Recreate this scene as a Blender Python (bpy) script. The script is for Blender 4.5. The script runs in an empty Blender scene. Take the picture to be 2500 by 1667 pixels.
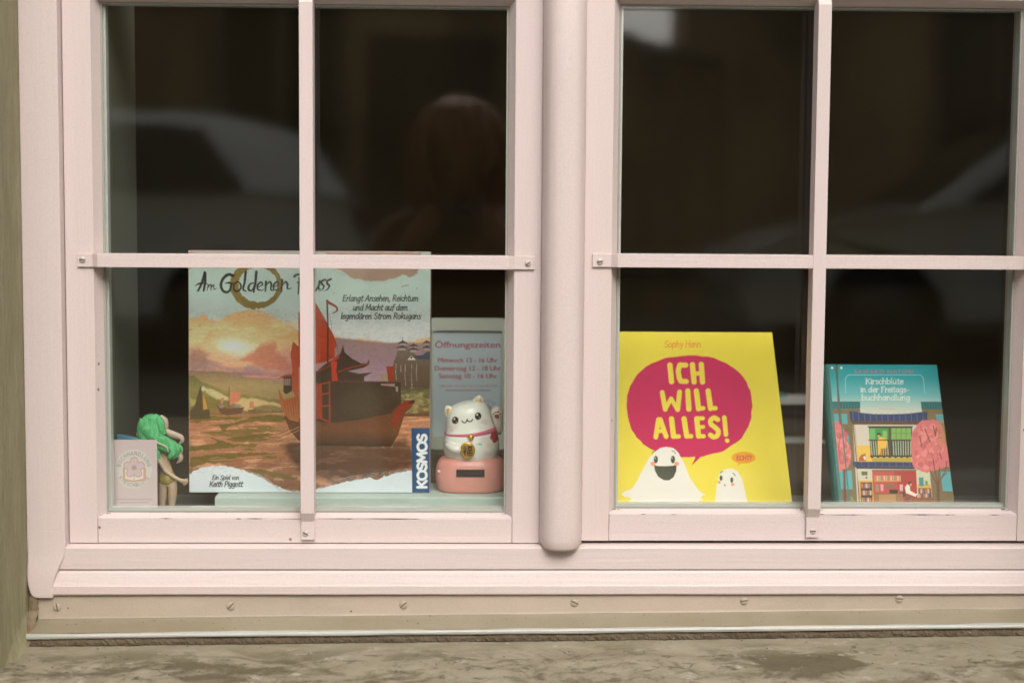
import bpy, bmesh, math, random
import numpy as np
from mathutils import Vector, Matrix

rad = math.radians
scene = bpy.context.scene
COL = scene.collection
STREET = 0.30            # level of the street below the window sill

# ------------------------------------------------------------------ camera
cam_data = bpy.data.cameras.new('camera')
cam = bpy.data.objects.new('camera', cam_data)
COL.objects.link(cam)
PITCH, YAW, ROLL = rad(4.554), rad(1.850), rad(0.409)
fwd = Vector((math.sin(YAW) * math.cos(PITCH), math.cos(YAW) * math.cos(PITCH), -math.sin(PITCH)))
rgt = Vector((math.cos(YAW), -math.sin(YAW), 0))
upv = rgt.cross(fwd)
r2 = rgt * math.cos(ROLL) + upv * math.sin(ROLL)
u2 = -rgt * math.sin(ROLL) + upv * math.cos(ROLL)
cam.matrix_world = Matrix(((r2.x, u2.x, -fwd.x, 0), (r2.y, u2.y, -fwd.y, -1.84),
                           (r2.z, u2.z, -fwd.z, 1.05), (0, 0, 0, 1)))
cam_data.sensor_width = 36
cam_data.lens = 55
cam_data.clip_start = 0.005
cam_data.clip_end = 500
cam_data.dof.use_dof = True
cam_data.dof.focus_distance = 1.87
cam_data.dof.aperture_fstop = 3.2
scene.camera = cam

# ------------------------------------------------------------------ sky and sun (overcast)
SUN_EL, SUN_AZ = rad(44), rad(12)      # azimuth: to the right of straight behind the camera
world = bpy.data.worlds.new('World')
scene.world = world
world.use_nodes = True
wn = world.node_tree
wn.nodes.clear()
sky = wn.nodes.new('ShaderNodeTexSky')
sky.sky_type = 'NISHITA'
sky.sun_disc = False
sky.sun_elevation = SUN_EL
sky.sun_rotation = rad(180) - SUN_AZ
sky.air_density = 1.0
sky.dust_density = 6.0
sky.ozone_density = 0.6
hs = wn.nodes.new('ShaderNodeHueSaturation')
hs.inputs['Saturation'].default_value = 0.35       # cloud cover: grey-white sky
bg = wn.nodes.new('ShaderNodeBackground')
bg.inputs['Strength'].default_value = 0.14
wo = wn.nodes.new('ShaderNodeOutputWorld')
wn.links.new(sky.outputs[0], hs.inputs['Color'])
wn.links.new(hs.outputs[0], bg.inputs['Color'])
wn.links.new(bg.outputs[0], wo.inputs['Surface'])
sun_data = bpy.data.lights.new('sun', 'SUN')
sun_data.energy = 0.9
sun_data.angle = rad(38)
sun_data.color = (1.0, 0.93, 0.85)
sun = bpy.data.objects.new('sun', sun_data)
COL.objects.link(sun)
sun_dir = Vector((math.sin(SUN_AZ) * math.cos(SUN_EL), -math.cos(SUN_AZ) * math.cos(SUN_EL), math.sin(SUN_EL)))
sun.rotation_euler = sun_dir.to_track_quat('Z', 'Y').to_euler()
sun.location = (2, -6, 12)

vs = scene.view_settings
vs.view_transform = 'Standard'
vs.look = 'None'
vs.exposure = 0.50
vs.gamma = 1.0
scene.cycles.max_bounces = 7
scene.cycles.diffuse_bounces = 3
scene.cycles.glossy_bounces = 3
scene.cycles.transparent_max_bounces = 16
scene.cycles.use_denoising = True

# ------------------------------------------------------------------ helpers
def tag(o, label=None, cat=None, group=None, kind=None):
    if label: o['label'] = label
    if cat: o['category'] = cat
    if group: o['group'] = group
    if kind: o['kind'] = kind
    return o

def empty(name, loc=(0, 0, 0), parent=None):
    o = bpy.data.objects.new(name, None)
    COL.objects.link(o)
    o.location = loc
    o.empty_display_size = 0.02
    if parent: attach(o, parent)
    return o

def base_of(p):
    v = Vector((0, 0, 0))
    while p is not None:
        v += Vector(p.location)
        p = p.parent
    return v

def attach(o, parent):
    """parent o, keeping its world place (things are only shifted, never turned, at build time)"""
    if parent is not None:
        o.parent = parent
        o.location = Vector(o.location) - base_of(parent)

def link(name, me, mat, parent=None, loc=(0, 0, 0)):
    o = bpy.data.objects.new(name, me)
    COL.objects.link(o)
    if mat is not None and len(me.materials) == 0:
        me.materials.append(mat)
    o.location = loc
    attach(o, parent)
    return o

def mesh(name, verts, faces, mat, parent=None, smooth=False, loc=(0, 0, 0)):
    me = bpy.data.meshes.new(name)
    me.from_pydata([tuple(v) for v in verts], [], faces)
    if smooth:
        me.polygons.foreach_set('use_smooth', [True] * len(me.polygons))
    me.update()
    return link(name, me, mat, parent, loc)

def from_bm(name, bm, mat, parent=None, smooth=False, loc=(0, 0, 0)):
    bmesh.ops.recalc_face_normals(bm, faces=bm.faces)
    me = bpy.data.meshes.new(name)
    bm.to_mesh(me)
    bm.free()
    if smooth:
        me.polygons.foreach_set('use_smooth', [True] * len(me.polygons))
    return link(name, me, mat, parent, loc)

def bevel(bm, w, seg=2):
    bmesh.ops.bevel(bm, geom=list(bm.edges), offset=w, segments=seg, affect='EDGES', profile=0.6, clamp_overlap=True)

def box(name, x0, x1, y0, y1, z0, z1, mat, parent=None, bev=0.0, seg=2):
    bm = bmesh.new()
    bmesh.ops.create_cube(bm, size=1)
    for v in bm.verts:
        v.co = Vector(((x0 + x1) / 2 + v.co.x * (x1 - x0), (y0 + y1) / 2 + v.co.y * (y1 - y0), (z0 + z1) / 2 + v.co.z * (z1 - z0)))
    if bev: bevel(bm, bev, seg)
    return from_bm(name, bm, mat, parent)

def extrude(name, pts, axis, a, b, mat, parent=None, bev=0.0, seg=2, smooth=False):
    """polygon pts in the two other axes, run along axis from a to b"""
    bm = bmesh.new()
    def mk(p, t):
        return {'x': (t, p[0], p[1]), 'y': (p[0], t, p[1]), 'z': (p[0], p[1], t)}[axis]
    va = [bm.verts.new(mk(p, a)) for p in pts]
    vb = [bm.verts.new(mk(p, b)) for p in pts]
    n = len(pts)
    bm.faces.new(va); bm.faces.new(vb)
    for i in range(n):
        bm.faces.new((va[i], va[(i + 1) % n], vb[(i + 1) % n], vb[i]))
    bmesh.ops.recalc_face_normals(bm, faces=bm.faces)
    if bev: bevel(bm, bev, seg)
    return from_bm(name, bm, mat, parent, smooth)

def lathe(prof, n=32, sx=1.0, sy=1.0):
    """profile (r, z) turned about z; returns verts, faces"""
    V, F = [], []
    for r, z in prof:
        for k in range(n):
            t = 2 * math.pi * k / n
            V.append((r * math.cos(t) * sx, r * math.sin(t) * sy, z))
    for i in range(len(prof) - 1):
        for k in range(n):
            F.append((i * n + k, i * n + (k + 1) % n, (i + 1) * n + (k + 1) % n, (i + 1) * n + k))
    F.append(tuple(range(n))[::-1])
    F.append(tuple((len(prof) - 1) * n + k for k in range(n)))
    return V, F

def catmull(pts, m=8):
    pts = [np.array(p, float) for p in pts]
    if len(pts) < 3: return pts
    P = [2 * pts[0] - pts[1]] + pts + [2 * pts[-1] - pts[-2]]
    out = []
    for i in range(1, len(P) - 2):
        for k in range(m):
            t = k / m
            a, b, c, d = P[i - 1], P[i], P[i + 1], P[i + 2]
            out.append(0.5 * (2 * b + (c - a) * t + (2 * a - 5 * b + 4 * c - d) * t * t + (3 * b - a - 3 * c + d) * t ** 3))
    out.append(P[-2])
    return out

def tube(path, radii, n=10, flat=None):
    """verts and faces of a tapering tube through 3-D points; flat = (factor, axis) squeezes its section"""
    V, F = [], []
    path = [Vector(p) for p in path]
    for i, p in enumerate(path):
        d = (path[min(i + 1, len(path) - 1)] - path[max(i - 1, 0)]).normalized()
        ref = Vector((0, 1, 0)) if abs(d.y) < 0.9 else Vector((1, 0, 0))
        a = d.cross(ref).normalized(); b = d.cross(a)
        if flat: b = b * flat
        for k in range(n):
            t = 2 * math.pi * k / n
            V.append(p + (a * math.cos(t) + b * math.sin(t)) * radii[i])
    for i in range(len(path) - 1):
        for k in range(n):
            F.append((i * n + k, i * n + (k + 1) % n, (i + 1) * n + (k + 1) % n, (i + 1) * n + k))
    F.append(tuple(range(n))[::-1]); F.append(tuple((len(path) - 1) * n + k for k in range(n)))
    return V, F

def tubes(name, items, mat, parent=None, n=10, flat=None, smooth=True):
    V, F = [], []
    for path, radii in items:
        v, f = tube(path, radii, n, flat)
        o = len(V); V += v; F += [tuple(i + o for i in q) for q in f]
    return mesh(name, V, F, mat, parent, smooth)

# ------------------------------------------------------------------ materials
def lin(c):
    out = []
    for x in c:
        x = x / 255
        out.append(x / 12.92 if x <= 0.04045 else ((x + 0.055) / 1.055) ** 2.4)
    return out

def mat_new(name):
    m = bpy.data.materials.new(name)
    m.use_nodes = True
    nt = m.node_tree
    return m, nt, nt.nodes['Principled BSDF']

def plain(name, col, rough=0.5, metal=0.0, spec=0.5, coat=0.0):
    m, nt, p = mat_new(name)
    p.inputs['Base Color'].default_value = (*col, 1)
    p.inputs['Roughness'].default_value = rough
    p.inputs['Metallic'].default_value = metal
    p.inputs['Specular IOR Level'].default_value = spec
    p.inputs['Coat Weight'].default_value = coat
    return m

def worn(name, col, col2, rough=0.45, scale=6.0, stretch=(1, 1, 1), bump=0.1, bump_scale=220.0, speck=0.0, speck_col=(0.1, 0.08, 0.05),
         mix_lo=0.35, mix_hi=0.75, bump_dist=0.0006, speck_scale=60.0, col3=None, scale3=30.0, grain=0.07, grain_scale=620.0):
    """paint or stone: two tones in soft patches, fine grain in relief, scattered specks of dirt"""
    m, nt, p = mat_new(name)
    N, L = nt.nodes, nt.links
    tc = N.new('ShaderNodeTexCoord'); mp = N.new('ShaderNodeMapping')
    mp.inputs['Scale'].default_value = stretch
    geo = N.new('ShaderNodeNewGeometry')
    L.new(geo.outputs['Position'], mp.inputs['Vector'])
    n1 = N.new('ShaderNodeTexNoise'); n1.inputs['Scale'].default_value = scale; n1.inputs['Detail'].default_value = 6
    n1.inputs['Roughness'].default_value = 0.62
    L.new(mp.outputs[0], n1.inputs['Vector'])
    mr = N.new('ShaderNodeMapRange'); mr.inputs['From Min'].default_value = mix_lo; mr.inputs['From Max'].default_value = mix_hi
    L.new(n1.outputs['Fac'], mr.inputs['Value'])
    mx = N.new('ShaderNodeMix'); mx.data_type = 'RGBA'
    mx.inputs['A'].default_value = (*col, 1); mx.inputs['B'].default_value = (*col2, 1)
    L.new(mr.outputs[0], mx.inputs['Factor'])
    last = mx.outputs['Result']
    if col3 is not None:
        n3 = N.new('ShaderNodeTexNoise'); n3.inputs['Scale'].default_value = scale3; n3.inputs['Detail'].default_value = 8
        n3.inputs['Roughness'].default_value = 0.7
        L.new(mp.outputs[0], n3.inputs['Vector'])
        m3 = N.new('ShaderNodeMapRange'); m3.inputs['From Min'].default_value = 0.5; m3.inputs['From Max'].default_value = 0.68
        L.new(n3.outputs['Fac'], m3.inputs['Value'])
        x3 = N.new('ShaderNodeMix'); x3.data_type = 'RGBA'
        x3.inputs['B'].default_value = (*col3, 1)
        L.new(last, x3.inputs['A']); L.new(m3.outputs[0], x3.inputs['Factor'])
        last = x3.outputs['Result']
    if speck > 0:
        vo = N.new('ShaderNodeTexVoronoi'); vo.inputs['Scale'].default_value = speck_scale
        vo.inputs['Randomness'].default_value = 1.0
        L.new(geo.outputs['Position'], vo.inputs['Vector'])
        ms = N.new('ShaderNodeMapRange'); ms.inputs['From Min'].default_value = 0.10; ms.inputs['From Max'].default_value = 0.06
        ms.inputs['To Max'].default_value = 1.0
        L.new(vo.outputs['Distance'], ms.inputs['Value'])
        gate = N.new('ShaderNodeSeparateColor')
        L.new(vo.outputs['Color'], gate.inputs[0])
        lt = N.new('ShaderNodeMath'); lt.operation = 'LESS_THAN'; lt.inputs[1].default_value = speck
        L.new(gate.outputs[0], lt.inputs[0])
        mu = N.new('ShaderNodeMath'); mu.operation = 'MULTIPLY'
        L.new(ms.outputs[0], mu.inputs[0]); L.new(lt.outputs[0], mu.inputs[1])
        x2 = N.new('ShaderNodeMix'); x2.data_type = 'RGBA'
        x2.inputs['B'].default_value = (*speck_col, 1)
        L.new(last, x2.inputs['A']); L.new(mu.outputs[0], x2.inputs['Factor'])
        last = x2.outputs['Result']
    if grain > 0:
        ng = N.new('ShaderNodeTexNoise'); ng.inputs['Scale'].default_value = grain_scale; ng.inputs['Detail'].default_value = 3; ng.inputs['Roughness'].default_value = 0.7
        L.new(geo.outputs['Position'], ng.inputs['Vector'])
        mg = N.new('ShaderNodeMapRange'); mg.inputs['From Min'].default_value = .28; mg.inputs['From Max'].default_value = .72
        mg.inputs['To Min'].default_value = 1 - grain; mg.inputs['To Max'].default_value = 1 + grain
        L.new(ng.outputs['Fac'], mg.inputs['Value'])
        vm = N.new('ShaderNodeVectorMath'); vm.operation = 'SCALE'
        L.new(last, vm.inputs[0]); L.new(mg.outputs[0], vm.inputs['Scale'])
        last = vm.outputs[0]
    L.new(last, p.inputs['Base Color'])
    p.inputs['Roughness'].default_value = rough
    if bump > 0:
        n2 = N.new('ShaderNodeTexNoise'); n2.inputs['Scale'].default_value = bump_scale; n2.inputs['Detail'].default_value = 5
        L.new(mp.outputs[0], n2.inputs['Vector'])
        bp = N.new('ShaderNodeBump'); bp.inputs['Strength'].default_value = bump; bp.inputs['Distance'].default_value = bump_dist
        L.new(n2.outputs['Fac'], bp.inputs['Height'])
        L.new(bp.outputs[0], p.inputs['Normal'])
    return m

def printed(name, rough=0.35, coat=0.0, bump=0.0, spec=0.5):
    """flat print: the ink colours stored with the mesh"""
    m, nt, p = mat_new(name)
    at = nt.nodes.new('ShaderNodeAttribute'); at.attribute_name = 'ink'
    nt.links.new(at.outputs['Color'], p.inputs['Base Color'])
    p.inputs['Roughness'].default_value = rough
    p.inputs['Coat Weight'].default_value = coat
    p.inputs['Coat Roughness'].default_value = 0.12
    p.inputs['Specular IOR Level'].default_value = spec
    if bump > 0:
        nz = nt.nodes.new('ShaderNodeTexNoise'); nz.inputs['Scale'].default_value = 35
        bp = nt.nodes.new('ShaderNodeBump'); bp.inputs['Strength'].default_value = bump; bp.inputs['Distance'].default_value = 0.0008
        tc = nt.nodes.new('ShaderNodeTexCoord')
        nt.links.new(tc.outputs['Object'], nz.inputs['Vector'])
        nt.links.new(nz.outputs['Fac'], bp.inputs['Height'])
        nt.links.new(bp.outputs[0], p.inputs['Coat Normal'])
    return m

def glass_mat(name, tint, film=0.0):
    """window glass: clear, mirroring as its index of refraction gives, with a thin uneven dust haze put in to lift the blacks"""
    m, nt, p = mat_new(name)
    nt.nodes.remove(p)
    N, L = nt.nodes, nt.links
    tr = N.new('ShaderNodeBsdfTransparent'); tr.inputs[0].default_value = (*tint, 1)
    gl = N.new('ShaderNodeBsdfGlossy'); gl.inputs['Roughness'].default_value = 0.035
    fr = N.new('ShaderNodeFresnel'); fr.inputs['IOR'].default_value = 1.5
    ge = N.new('ShaderNodeNewGeometry')
    ff = N.new('ShaderNodeMath'); ff.operation = 'SUBTRACT'; ff.inputs[0].default_value = 1.0     # the thin pane's two faces mirror as one
    L.new(ge.outputs['Backfacing'], ff.inputs[1])
    f2 = N.new('ShaderNodeMath'); f2.operation = 'MULTIPLY'; f2.inputs[1].default_value = 1.9
    L.new(fr.outputs[0], f2.inputs[0])
    f3 = N.new('ShaderNodeMath'); f3.operation = 'MULTIPLY'; f3.use_clamp = True
    L.new(f2.outputs[0], f3.inputs[0]); L.new(ff.outputs[0], f3.inputs[1])
    mx = N.new('ShaderNodeMixShader')
    L.new(f3.outputs[0], mx.inputs[0]); L.new(tr.outputs[0], mx.inputs[1]); L.new(gl.outputs[0], mx.inputs[2])
    out = mx.outputs[0]
    wv = N.new('ShaderNodeTexNoise'); wv.inputs['Scale'].default_value = 7
    bp = N.new('ShaderNodeBump'); bp.inputs['Strength'].default_value = 0.05; bp.inputs['Distance'].default_value = 0.004
    L.new(ge.outputs['Position'], wv.inputs['Vector']); L.new(wv.outputs['Fac'], bp.inputs['Height']); L.new(bp.outputs[0], gl.inputs['Normal'])
    if film:
        df = N.new('ShaderNodeBsdfDiffuse'); df.inputs[0].default_value = (0.80, 0.64, 0.32, 1)  # brown haze colour that lifts the dark panes, laid on as dust
        n1 = N.new('ShaderNodeTexNoise'); n1.inputs['Scale'].default_value = 6; n1.inputs['Detail'].default_value = 5
        L.new(ge.outputs['Position'], n1.inputs['Vector'])
        mr = N.new('ShaderNodeMapRange'); mr.inputs['From Min'].default_value = .3; mr.inputs['From Max'].default_value = .75
        mr.inputs['To Min'].default_value = film * .6; mr.inputs['To Max'].default_value = film * 1.5
        L.new(n1.outputs['Fac'], mr.inputs['Value'])
        mu = N.new('ShaderNodeMath'); mu.operation = 'MULTIPLY'
        L.new(mr.outputs[0], mu.inputs[0]); L.new(ff.outputs[0], mu.inputs[1])
        m2 = N.new('ShaderNodeMixShader')
        L.new(mu.outputs[0], m2.inputs[0]); L.new(out, m2.inputs[1]); L.new(df.outputs[0], m2.inputs[2])
        out = m2.outputs[0]
    L.new(out, N['Material Output'].inputs['Surface'])
    return m

M = {}
def brushed(name, stretch):
    m = worn(name, (0.640, 0.538, 0.520), (0.560, 0.478, 0.455), 0.5, 2.6, stretch, 0.7, 170, 0.045, (0.20, 0.15, 0.10), 0.3, 0.75, 0.0006, 45, (0.600, 0.500, 0.462), 9.0, grain=0.085)
    return m
M['paint_v'] = brushed('cream_paint_brushed_upright', (1, 1, 0.05))
M['paint_h'] = brushed('cream_paint_brushed_along', (0.05, 1, 1))
M['apron'] = worn('weathered_apron_paint', (0.47, 0.385, 0.31), (0.37, 0.315, 0.235), 0.55, 6, (1, 1, 2.0), 0.4, 300, 0.16, (0.09, 0.06, 0.03), bump_dist=0.0005, speck_scale=70)
M['apron_slope'] = worn('dusty_apron_paint', (0.215, 0.180, 0.115), (0.27, 0.235, 0.165), 0.7, 9, (1, 1, 1), 0.5, 300, 0.32, (0.10, 0.07, 0.04), bump_dist=0.0006, speck_scale=80)
M['lip'] = worn('glossy_lip_paint', (0.35, 0.37, 0.335), (0.47, 0.44, 0.40), 0.35, 22, (.35, 3, 3), 0.5, 200, 0.12, (0.12, 0.09, 0.05), bump_dist=0.0006, speck_scale=90)
M['mortar'] = worn('crumbling_dark_mortar', (0.085, 0.062, 0.035), (0.15, 0.115, 0.075), 0.9, 45, (1, 1, 1), 0.9, 500, 0.15, (0.4, 0.34, 0.26), bump_dist=0.002, speck_scale=150)
def stone_mat():
    m, nt, p = mat_new('stained_sill_stone')
    N, L = nt.nodes, nt.links
    ge = N.new('ShaderNodeNewGeometry'); mp = N.new('ShaderNodeMapping'); mp.inputs['Scale'].default_value = (1, 1.8, 1)
    L.new(ge.outputs['Position'], mp.inputs['Vector'])
    def noise(sc, det=8, ro=.65, dist=0.0):
        n = N.new('ShaderNodeTexNoise'); n.inputs['Scale'].default_value = sc; n.inputs['Detail'].default_value = det; n.inputs['Roughness'].default_value = ro; n.inputs['Distortion'].default_value = dist
        L.new(mp.outputs[0], n.inputs['Vector']); return n.outputs['Fac']
    def rng(v, a, b, c=0., d=1.):
        r = N.new('ShaderNodeMapRange'); L.new(v, r.inputs['Value'])
        for k, x in zip(('From Min', 'From Max', 'To Min', 'To Max'), (a, b, c, d)): r.inputs[k].default_value = x
        return r.outputs[0]
    def mix(f, a, b):
        x = N.new('ShaderNodeMix'); x.data_type = 'RGBA'; L.new(f, x.inputs['Factor'])
        for k, v in (('A', a), ('B', b)):
            if isinstance(v, tuple): x.inputs[k].default_value = (*v, 1)
            else: L.new(v, x.inputs[k])
        return x.outputs['Result']
    def math_(op, a, b):
        x = N.new('ShaderNodeMath'); x.operation = op
        for k, v in ((0, a), (1, b)):
            if isinstance(v, float): x.inputs[k].default_value = v
            else: L.new(v, x.inputs[k])
        x.use_clamp = True
        return x.outputs[0]
    sep = N.new('ShaderNodeSeparateXYZ'); L.new(ge.outputs['Position'], sep.inputs[0])
    front = rng(sep.outputs['Y'], -.072, -.125)                # old dirt has gathered away from the joint
    c = mix(rng(noise(14), .38, .66), (0.325, 0.290, 0.205), (0.235, 0.205, 0.130))
    st = math_('MULTIPLY', rng(noise(10, 9, .68, .6), .48, .58), front)
    c = mix(st, c, (0.125, 0.102, 0.055))
    st2 = math_('MULTIPLY', rng(noise(38, 9, .72), .54, .64), front)
    c = mix(st2, c, (0.105, 0.085, 0.050))
    c = mix(rng(noise(30, 8, .7, .3), .60, .68), c, (0.43, 0.39, 0.31))
    vo = N.new('ShaderNodeTexVoronoi'); vo.feature = 'DISTANCE_TO_EDGE'; vo.inputs['Scale'].default_value = 13
    wr = N.new('ShaderNodeVectorMath'); wr.operation = 'ADD'
    nv = N.new('ShaderNodeTexNoise'); nv.inputs['Scale'].default_value = 40
    sc_ = N.new('ShaderNodeVectorMath'); sc_.operation = 'SCALE'; sc_.inputs['Scale'].default_value = .03
    L.new(mp.outputs[0], nv.inputs['Vector']); L.new(nv.outputs['Color'], sc_.inputs[0]); L.new(mp.outputs[0], wr.inputs[0]); L.new(sc_.outputs[0], wr.inputs[1]); L.new(wr.outputs[0], vo.inputs['Vector'])
    crack = math_('MULTIPLY', rng(vo.outputs['Distance'], .024, .008), rng(noise(9, 3), .56, .64, 0., .55))
    c = mix(crack, c, (0.06, 0.048, 0.028))
    c = mix(rng(noise(420, 4, .8), .66, .74), c, (0.09, 0.075, 0.05))
    L.new(c, p.inputs['Base Color']); p.inputs['Roughness'].default_value = .92
    b = N.new('ShaderNodeBump'); b.inputs['Strength'].default_value = 1.0; b.inputs['Distance'].default_value = .003
    h = N.new('ShaderNodeMath'); h.operation = 'SUBTRACT'; L.new(noise(150, 8, .75), h.inputs[0]); L.new(crack, h.inputs[1])
    L.new(h.outputs[0], b.inputs['Height']); L.new(b.outputs[0], p.inputs['Normal'])
    return m
M['stone'] = stone_mat()
M['plaster'] = worn('olive_grey_plaster', (0.36, 0.335, 0.20), (0.20, 0.188, 0.10), 0.9, 16, (1, 1, .3), 1.0, 120, 0.10, (0.12, 0.10, 0.06), 0.25, 0.75, 0.0025, 40, (0.24, 0.215, 0.125), 40.0, grain=.1, grain_scale=420)
M['inner_wall'] = worn('grey_green_inner_wall', (0.15, 0.155, 0.115), (0.12, 0.125, 0.09), 0.8, 4, bump=0.2)
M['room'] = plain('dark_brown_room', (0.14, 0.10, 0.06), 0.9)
M['board'] = worn('inner_board_paint', (0.30, 0.31, 0.25), (0.25, 0.26, 0.2), 0.5, 6, bump=0.1)
M['mint'] = worn('pale_mint_board', (0.56, 0.66, 0.59), (0.52, 0.62, 0.55), 0.45, 5, bump=0.08)
M['steel'] = plain('dull_painted_steel', (0.46, 0.42, 0.37), 0.55, 0.4)
M['slot'] = plain('dark_slot', (0.05, 0.045, 0.035), 0.8)
M['spacer'] = plain('aluminium_spacer', (0.66, 0.68, 0.63), 0.4, 0.4)
M['rubber'] = plain('grey_glazing_seal', (0.30, 0.31, 0.26), 0.6)
M['glass'] = glass_mat('window_glass', (0.988, 0.998, 0.994))
M['dust_haze_glass'] = glass_mat('dust_haze_window_glass', (0.988, 0.998, 0.994), 0.0070)
M['white_paper'] = plain('paper_edges', (0.72, 0.68, 0.60), 0.8)
M['box_side'] = plain('game_box_side', (0.45, 0.32, 0.30), 0.35, coat=0.3)
M['print'] = printed('printed_paper', 0.5, spec=0.2)
M['print_gloss'] = printed('wrapped_print', 0.45, 0.35, 0.25, spec=0.3)
M['print_plastic'] = printed('painted_plastic', 0.28, 0.15)
M['print_matte'] = printed('printed_card', 0.75)

# ------------------------------------------------------------------ ink: colours laid on the vertices of a printed sheet
def slin(c):
    c = np.array(c, float) / 255
    return np.where(c <= 0.04045, c / 12.92, ((c + 0.055) / 1.055) ** 2.4)

def hashf(ix, iy, s):
    h = (ix * 374761393 + iy * 668265263 + s * 974634777) & 0xFFFFFFFF
    h = ((h ^ (h >> 13)) * 1274126177) & 0xFFFFFFFF
    return ((h ^ (h >> 16)) & 0xFFFF) / 65535.0

def vnoise(x, y, s=0):
    ix, iy = np.floor(x).astype(np.int64), np.floor(y).astype(np.int64)
    fx, fy = x - ix, y - iy
    fx, fy = fx * fx * (3 - 2 * fx), fy * fy * (3 - 2 * fy)
    a, b = hashf(ix, iy, s), hashf(ix + 1, iy, s)
    c, d = hashf(ix, iy + 1, s), hashf(ix + 1, iy + 1, s)
    return (a * (1 - fx) + b * fx) * (1 - fy) + (c * (1 - fx) + d * fx) * fy

def fbm(x, y, s=0, o=4):
    v, a, t = 0, 1.0, 0
    for k in range(o):
        v = v + a * vnoise(x * 2 ** k, y * 2 ** k, s + k * 17); t += a; a *= 0.55
    return v / t

class Ink:
    def __init__(self, ax, ay, base, aa=4.0):
        self.x, self.y, self.aa = ax, ay, aa
        self.c = np.empty((len(ax), 3)); self.c[:] = slin(base)
    def sel(self, x0, y0, x1, y1):
        return np.nonzero((self.x >= x0) & (self.x <= x1) & (self.y >= y0) & (self.y <= y1))[0]
    def put(self, idx, cov, col):
        col = slin(col) if np.ndim(col) == 1 else col
        cov = np.clip(cov, 0, 1)[:, None]
        self.c[idx] = self.c[idx] * (1 - cov) + col * cov
    def grad(self, stops, axis='y', idx=None):
        idx = np.arange(len(self.x)) if idx is None else idx
        t = (self.y if axis == 'y' else self.x)[idx]
        xs = [s[0] for s in stops]; cs = np.array([slin(s[1]) for s in stops])
        return np.stack([np.interp(t, xs, cs[:, k]) for k in range(3)], 1)
    def poly(self, pts, col, alpha=1.0, soft=None, rough=0.0, rs=40.0, stops=None, axis='y', smooth=False, seed=3):
        if smooth:
            pts = catmull(list(pts) + [pts[0]], 6)[:-1]
        p = np.array(pts, float); s = soft or self.aa
        m = s + rough
        idx = self.sel(p[:, 0].min() - m, p[:, 1].min() - m, p[:, 0].max() + m, p[:, 1].max() + m)
        if len(idx) == 0: return
        x, y = self.x[idx], self.y[idx]
        if rough:
            x = x + (fbm(x / rs, y / rs, seed) - 0.5) * 2 * rough; y = y + (fbm(x / rs + 31, y / rs, seed + 5) - 0.5) * 2 * rough
        inside = np.zeros(len(idx), bool); d2 = np.full(len(idx), 1e18)
        for i in range(len(p)):
            (xa, ya), (xb, yb) = p[i], p[(i + 1) % len(p)]
            if ya != yb:
                inside ^= ((ya > y) != (yb > y)) & (x < (xb - xa) * (y - ya) / (yb - ya) + xa)
            dx, dy = xb - xa, yb - ya
            L2 = dx * dx + dy * dy + 1e-9
            t = np.clip(((x - xa) * dx + (y - ya) * dy) / L2, 0, 1)
            d2 = np.minimum(d2, (x - xa - t * dx) ** 2 + (y - ya - t * dy) ** 2)
        sd = np.where(inside, 1, -1) * np.sqrt(d2)
        cov = np.clip(sd / s + 0.5, 0, 1) * alpha
        self.put(idx, cov, self.grad(stops, axis, idx) if stops else col)
    def ell(self, cx, cy, rx, ry, col, alpha=1.0, soft=None, rot=0.0):
        s = soft or self.aa; R = max(rx, ry) + s
        idx = self.sel(cx - R, cy - R, cx + R, cy + R)
        dx, dy = self.x[idx] - cx, self.y[idx] - cy
        c, sn = math.cos(rot), math.sin(rot)
        q = np.sqrt(((dx * c + dy * sn) / rx) ** 2 + ((-dx * sn + dy * c) / ry) ** 2)
        self.put(idx, np.clip((1 - q) * min(rx, ry) / s + 0.5, 0, 1) * alpha, col)
    def line(self, pts, w, col, alpha=1.0, soft=None, smooth=False, rough=0.0, taper=0.0, square=False):
        """stroke; w is a width or one width per point; taper thins both ends"""
        n0 = len(pts)
        ws = np.full(n0, w, float) if np.ndim(w) == 0 else np.array(w, float)
        if smooth and n0 > 2:
            k = np.linspace(0, n0 - 1, (n0 - 1) * 8 + 1)
            ws = np.interp(k, np.arange(n0), ws); pts = catmull(pts, 8)
        p = np.array(pts, float)
        if taper:
            t = np.linspace(-1, 1, len(p)); ws = ws * (1 - taper * np.abs(t) ** 3)
        s = soft or self.aa; m = ws.max() / 2 + s
        idx = self.sel(p[:, 0].min() - m, p[:, 1].min() - m, p[:, 0].max() + m, p[:, 1].max() + m)
        if len(idx) == 0: return
        x, y = self.x[idx], self.y[idx]
        best = np.full(len(idx), -1e9)
        for i in range(len(p) - 1):
            (xa, ya), (xb, yb) = p[i], p[i + 1]
            dx, dy = xb - xa, yb - ya
            L2 = dx * dx + dy * dy + 1e-9
            tt = ((x - xa) * dx + (y - ya) * dy) / L2
            t = np.clip(tt, 0, 1)
            r = (ws[i] + (ws[i + 1] - ws[i]) * t) / 2
            if square:
                L = math.sqrt(L2)
                dd = np.abs((x - xa) * dy - (y - ya) * dx) / L
                e = np.maximum(dd - r, np.maximum(-tt * L - r, tt * L - L - r))
                best = np.maximum(best, -e)
            else:
                best = np.maximum(best, r - np.sqrt((x - xa - t * dx) ** 2 + (y - ya - t * dy) ** 2))
        if rough:
            best = best - rough * fbm(x / 14, y / 14, 9)
        self.put(idx, np.clip(best / s + 0.5, 0, 1) * alpha, col)

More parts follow.
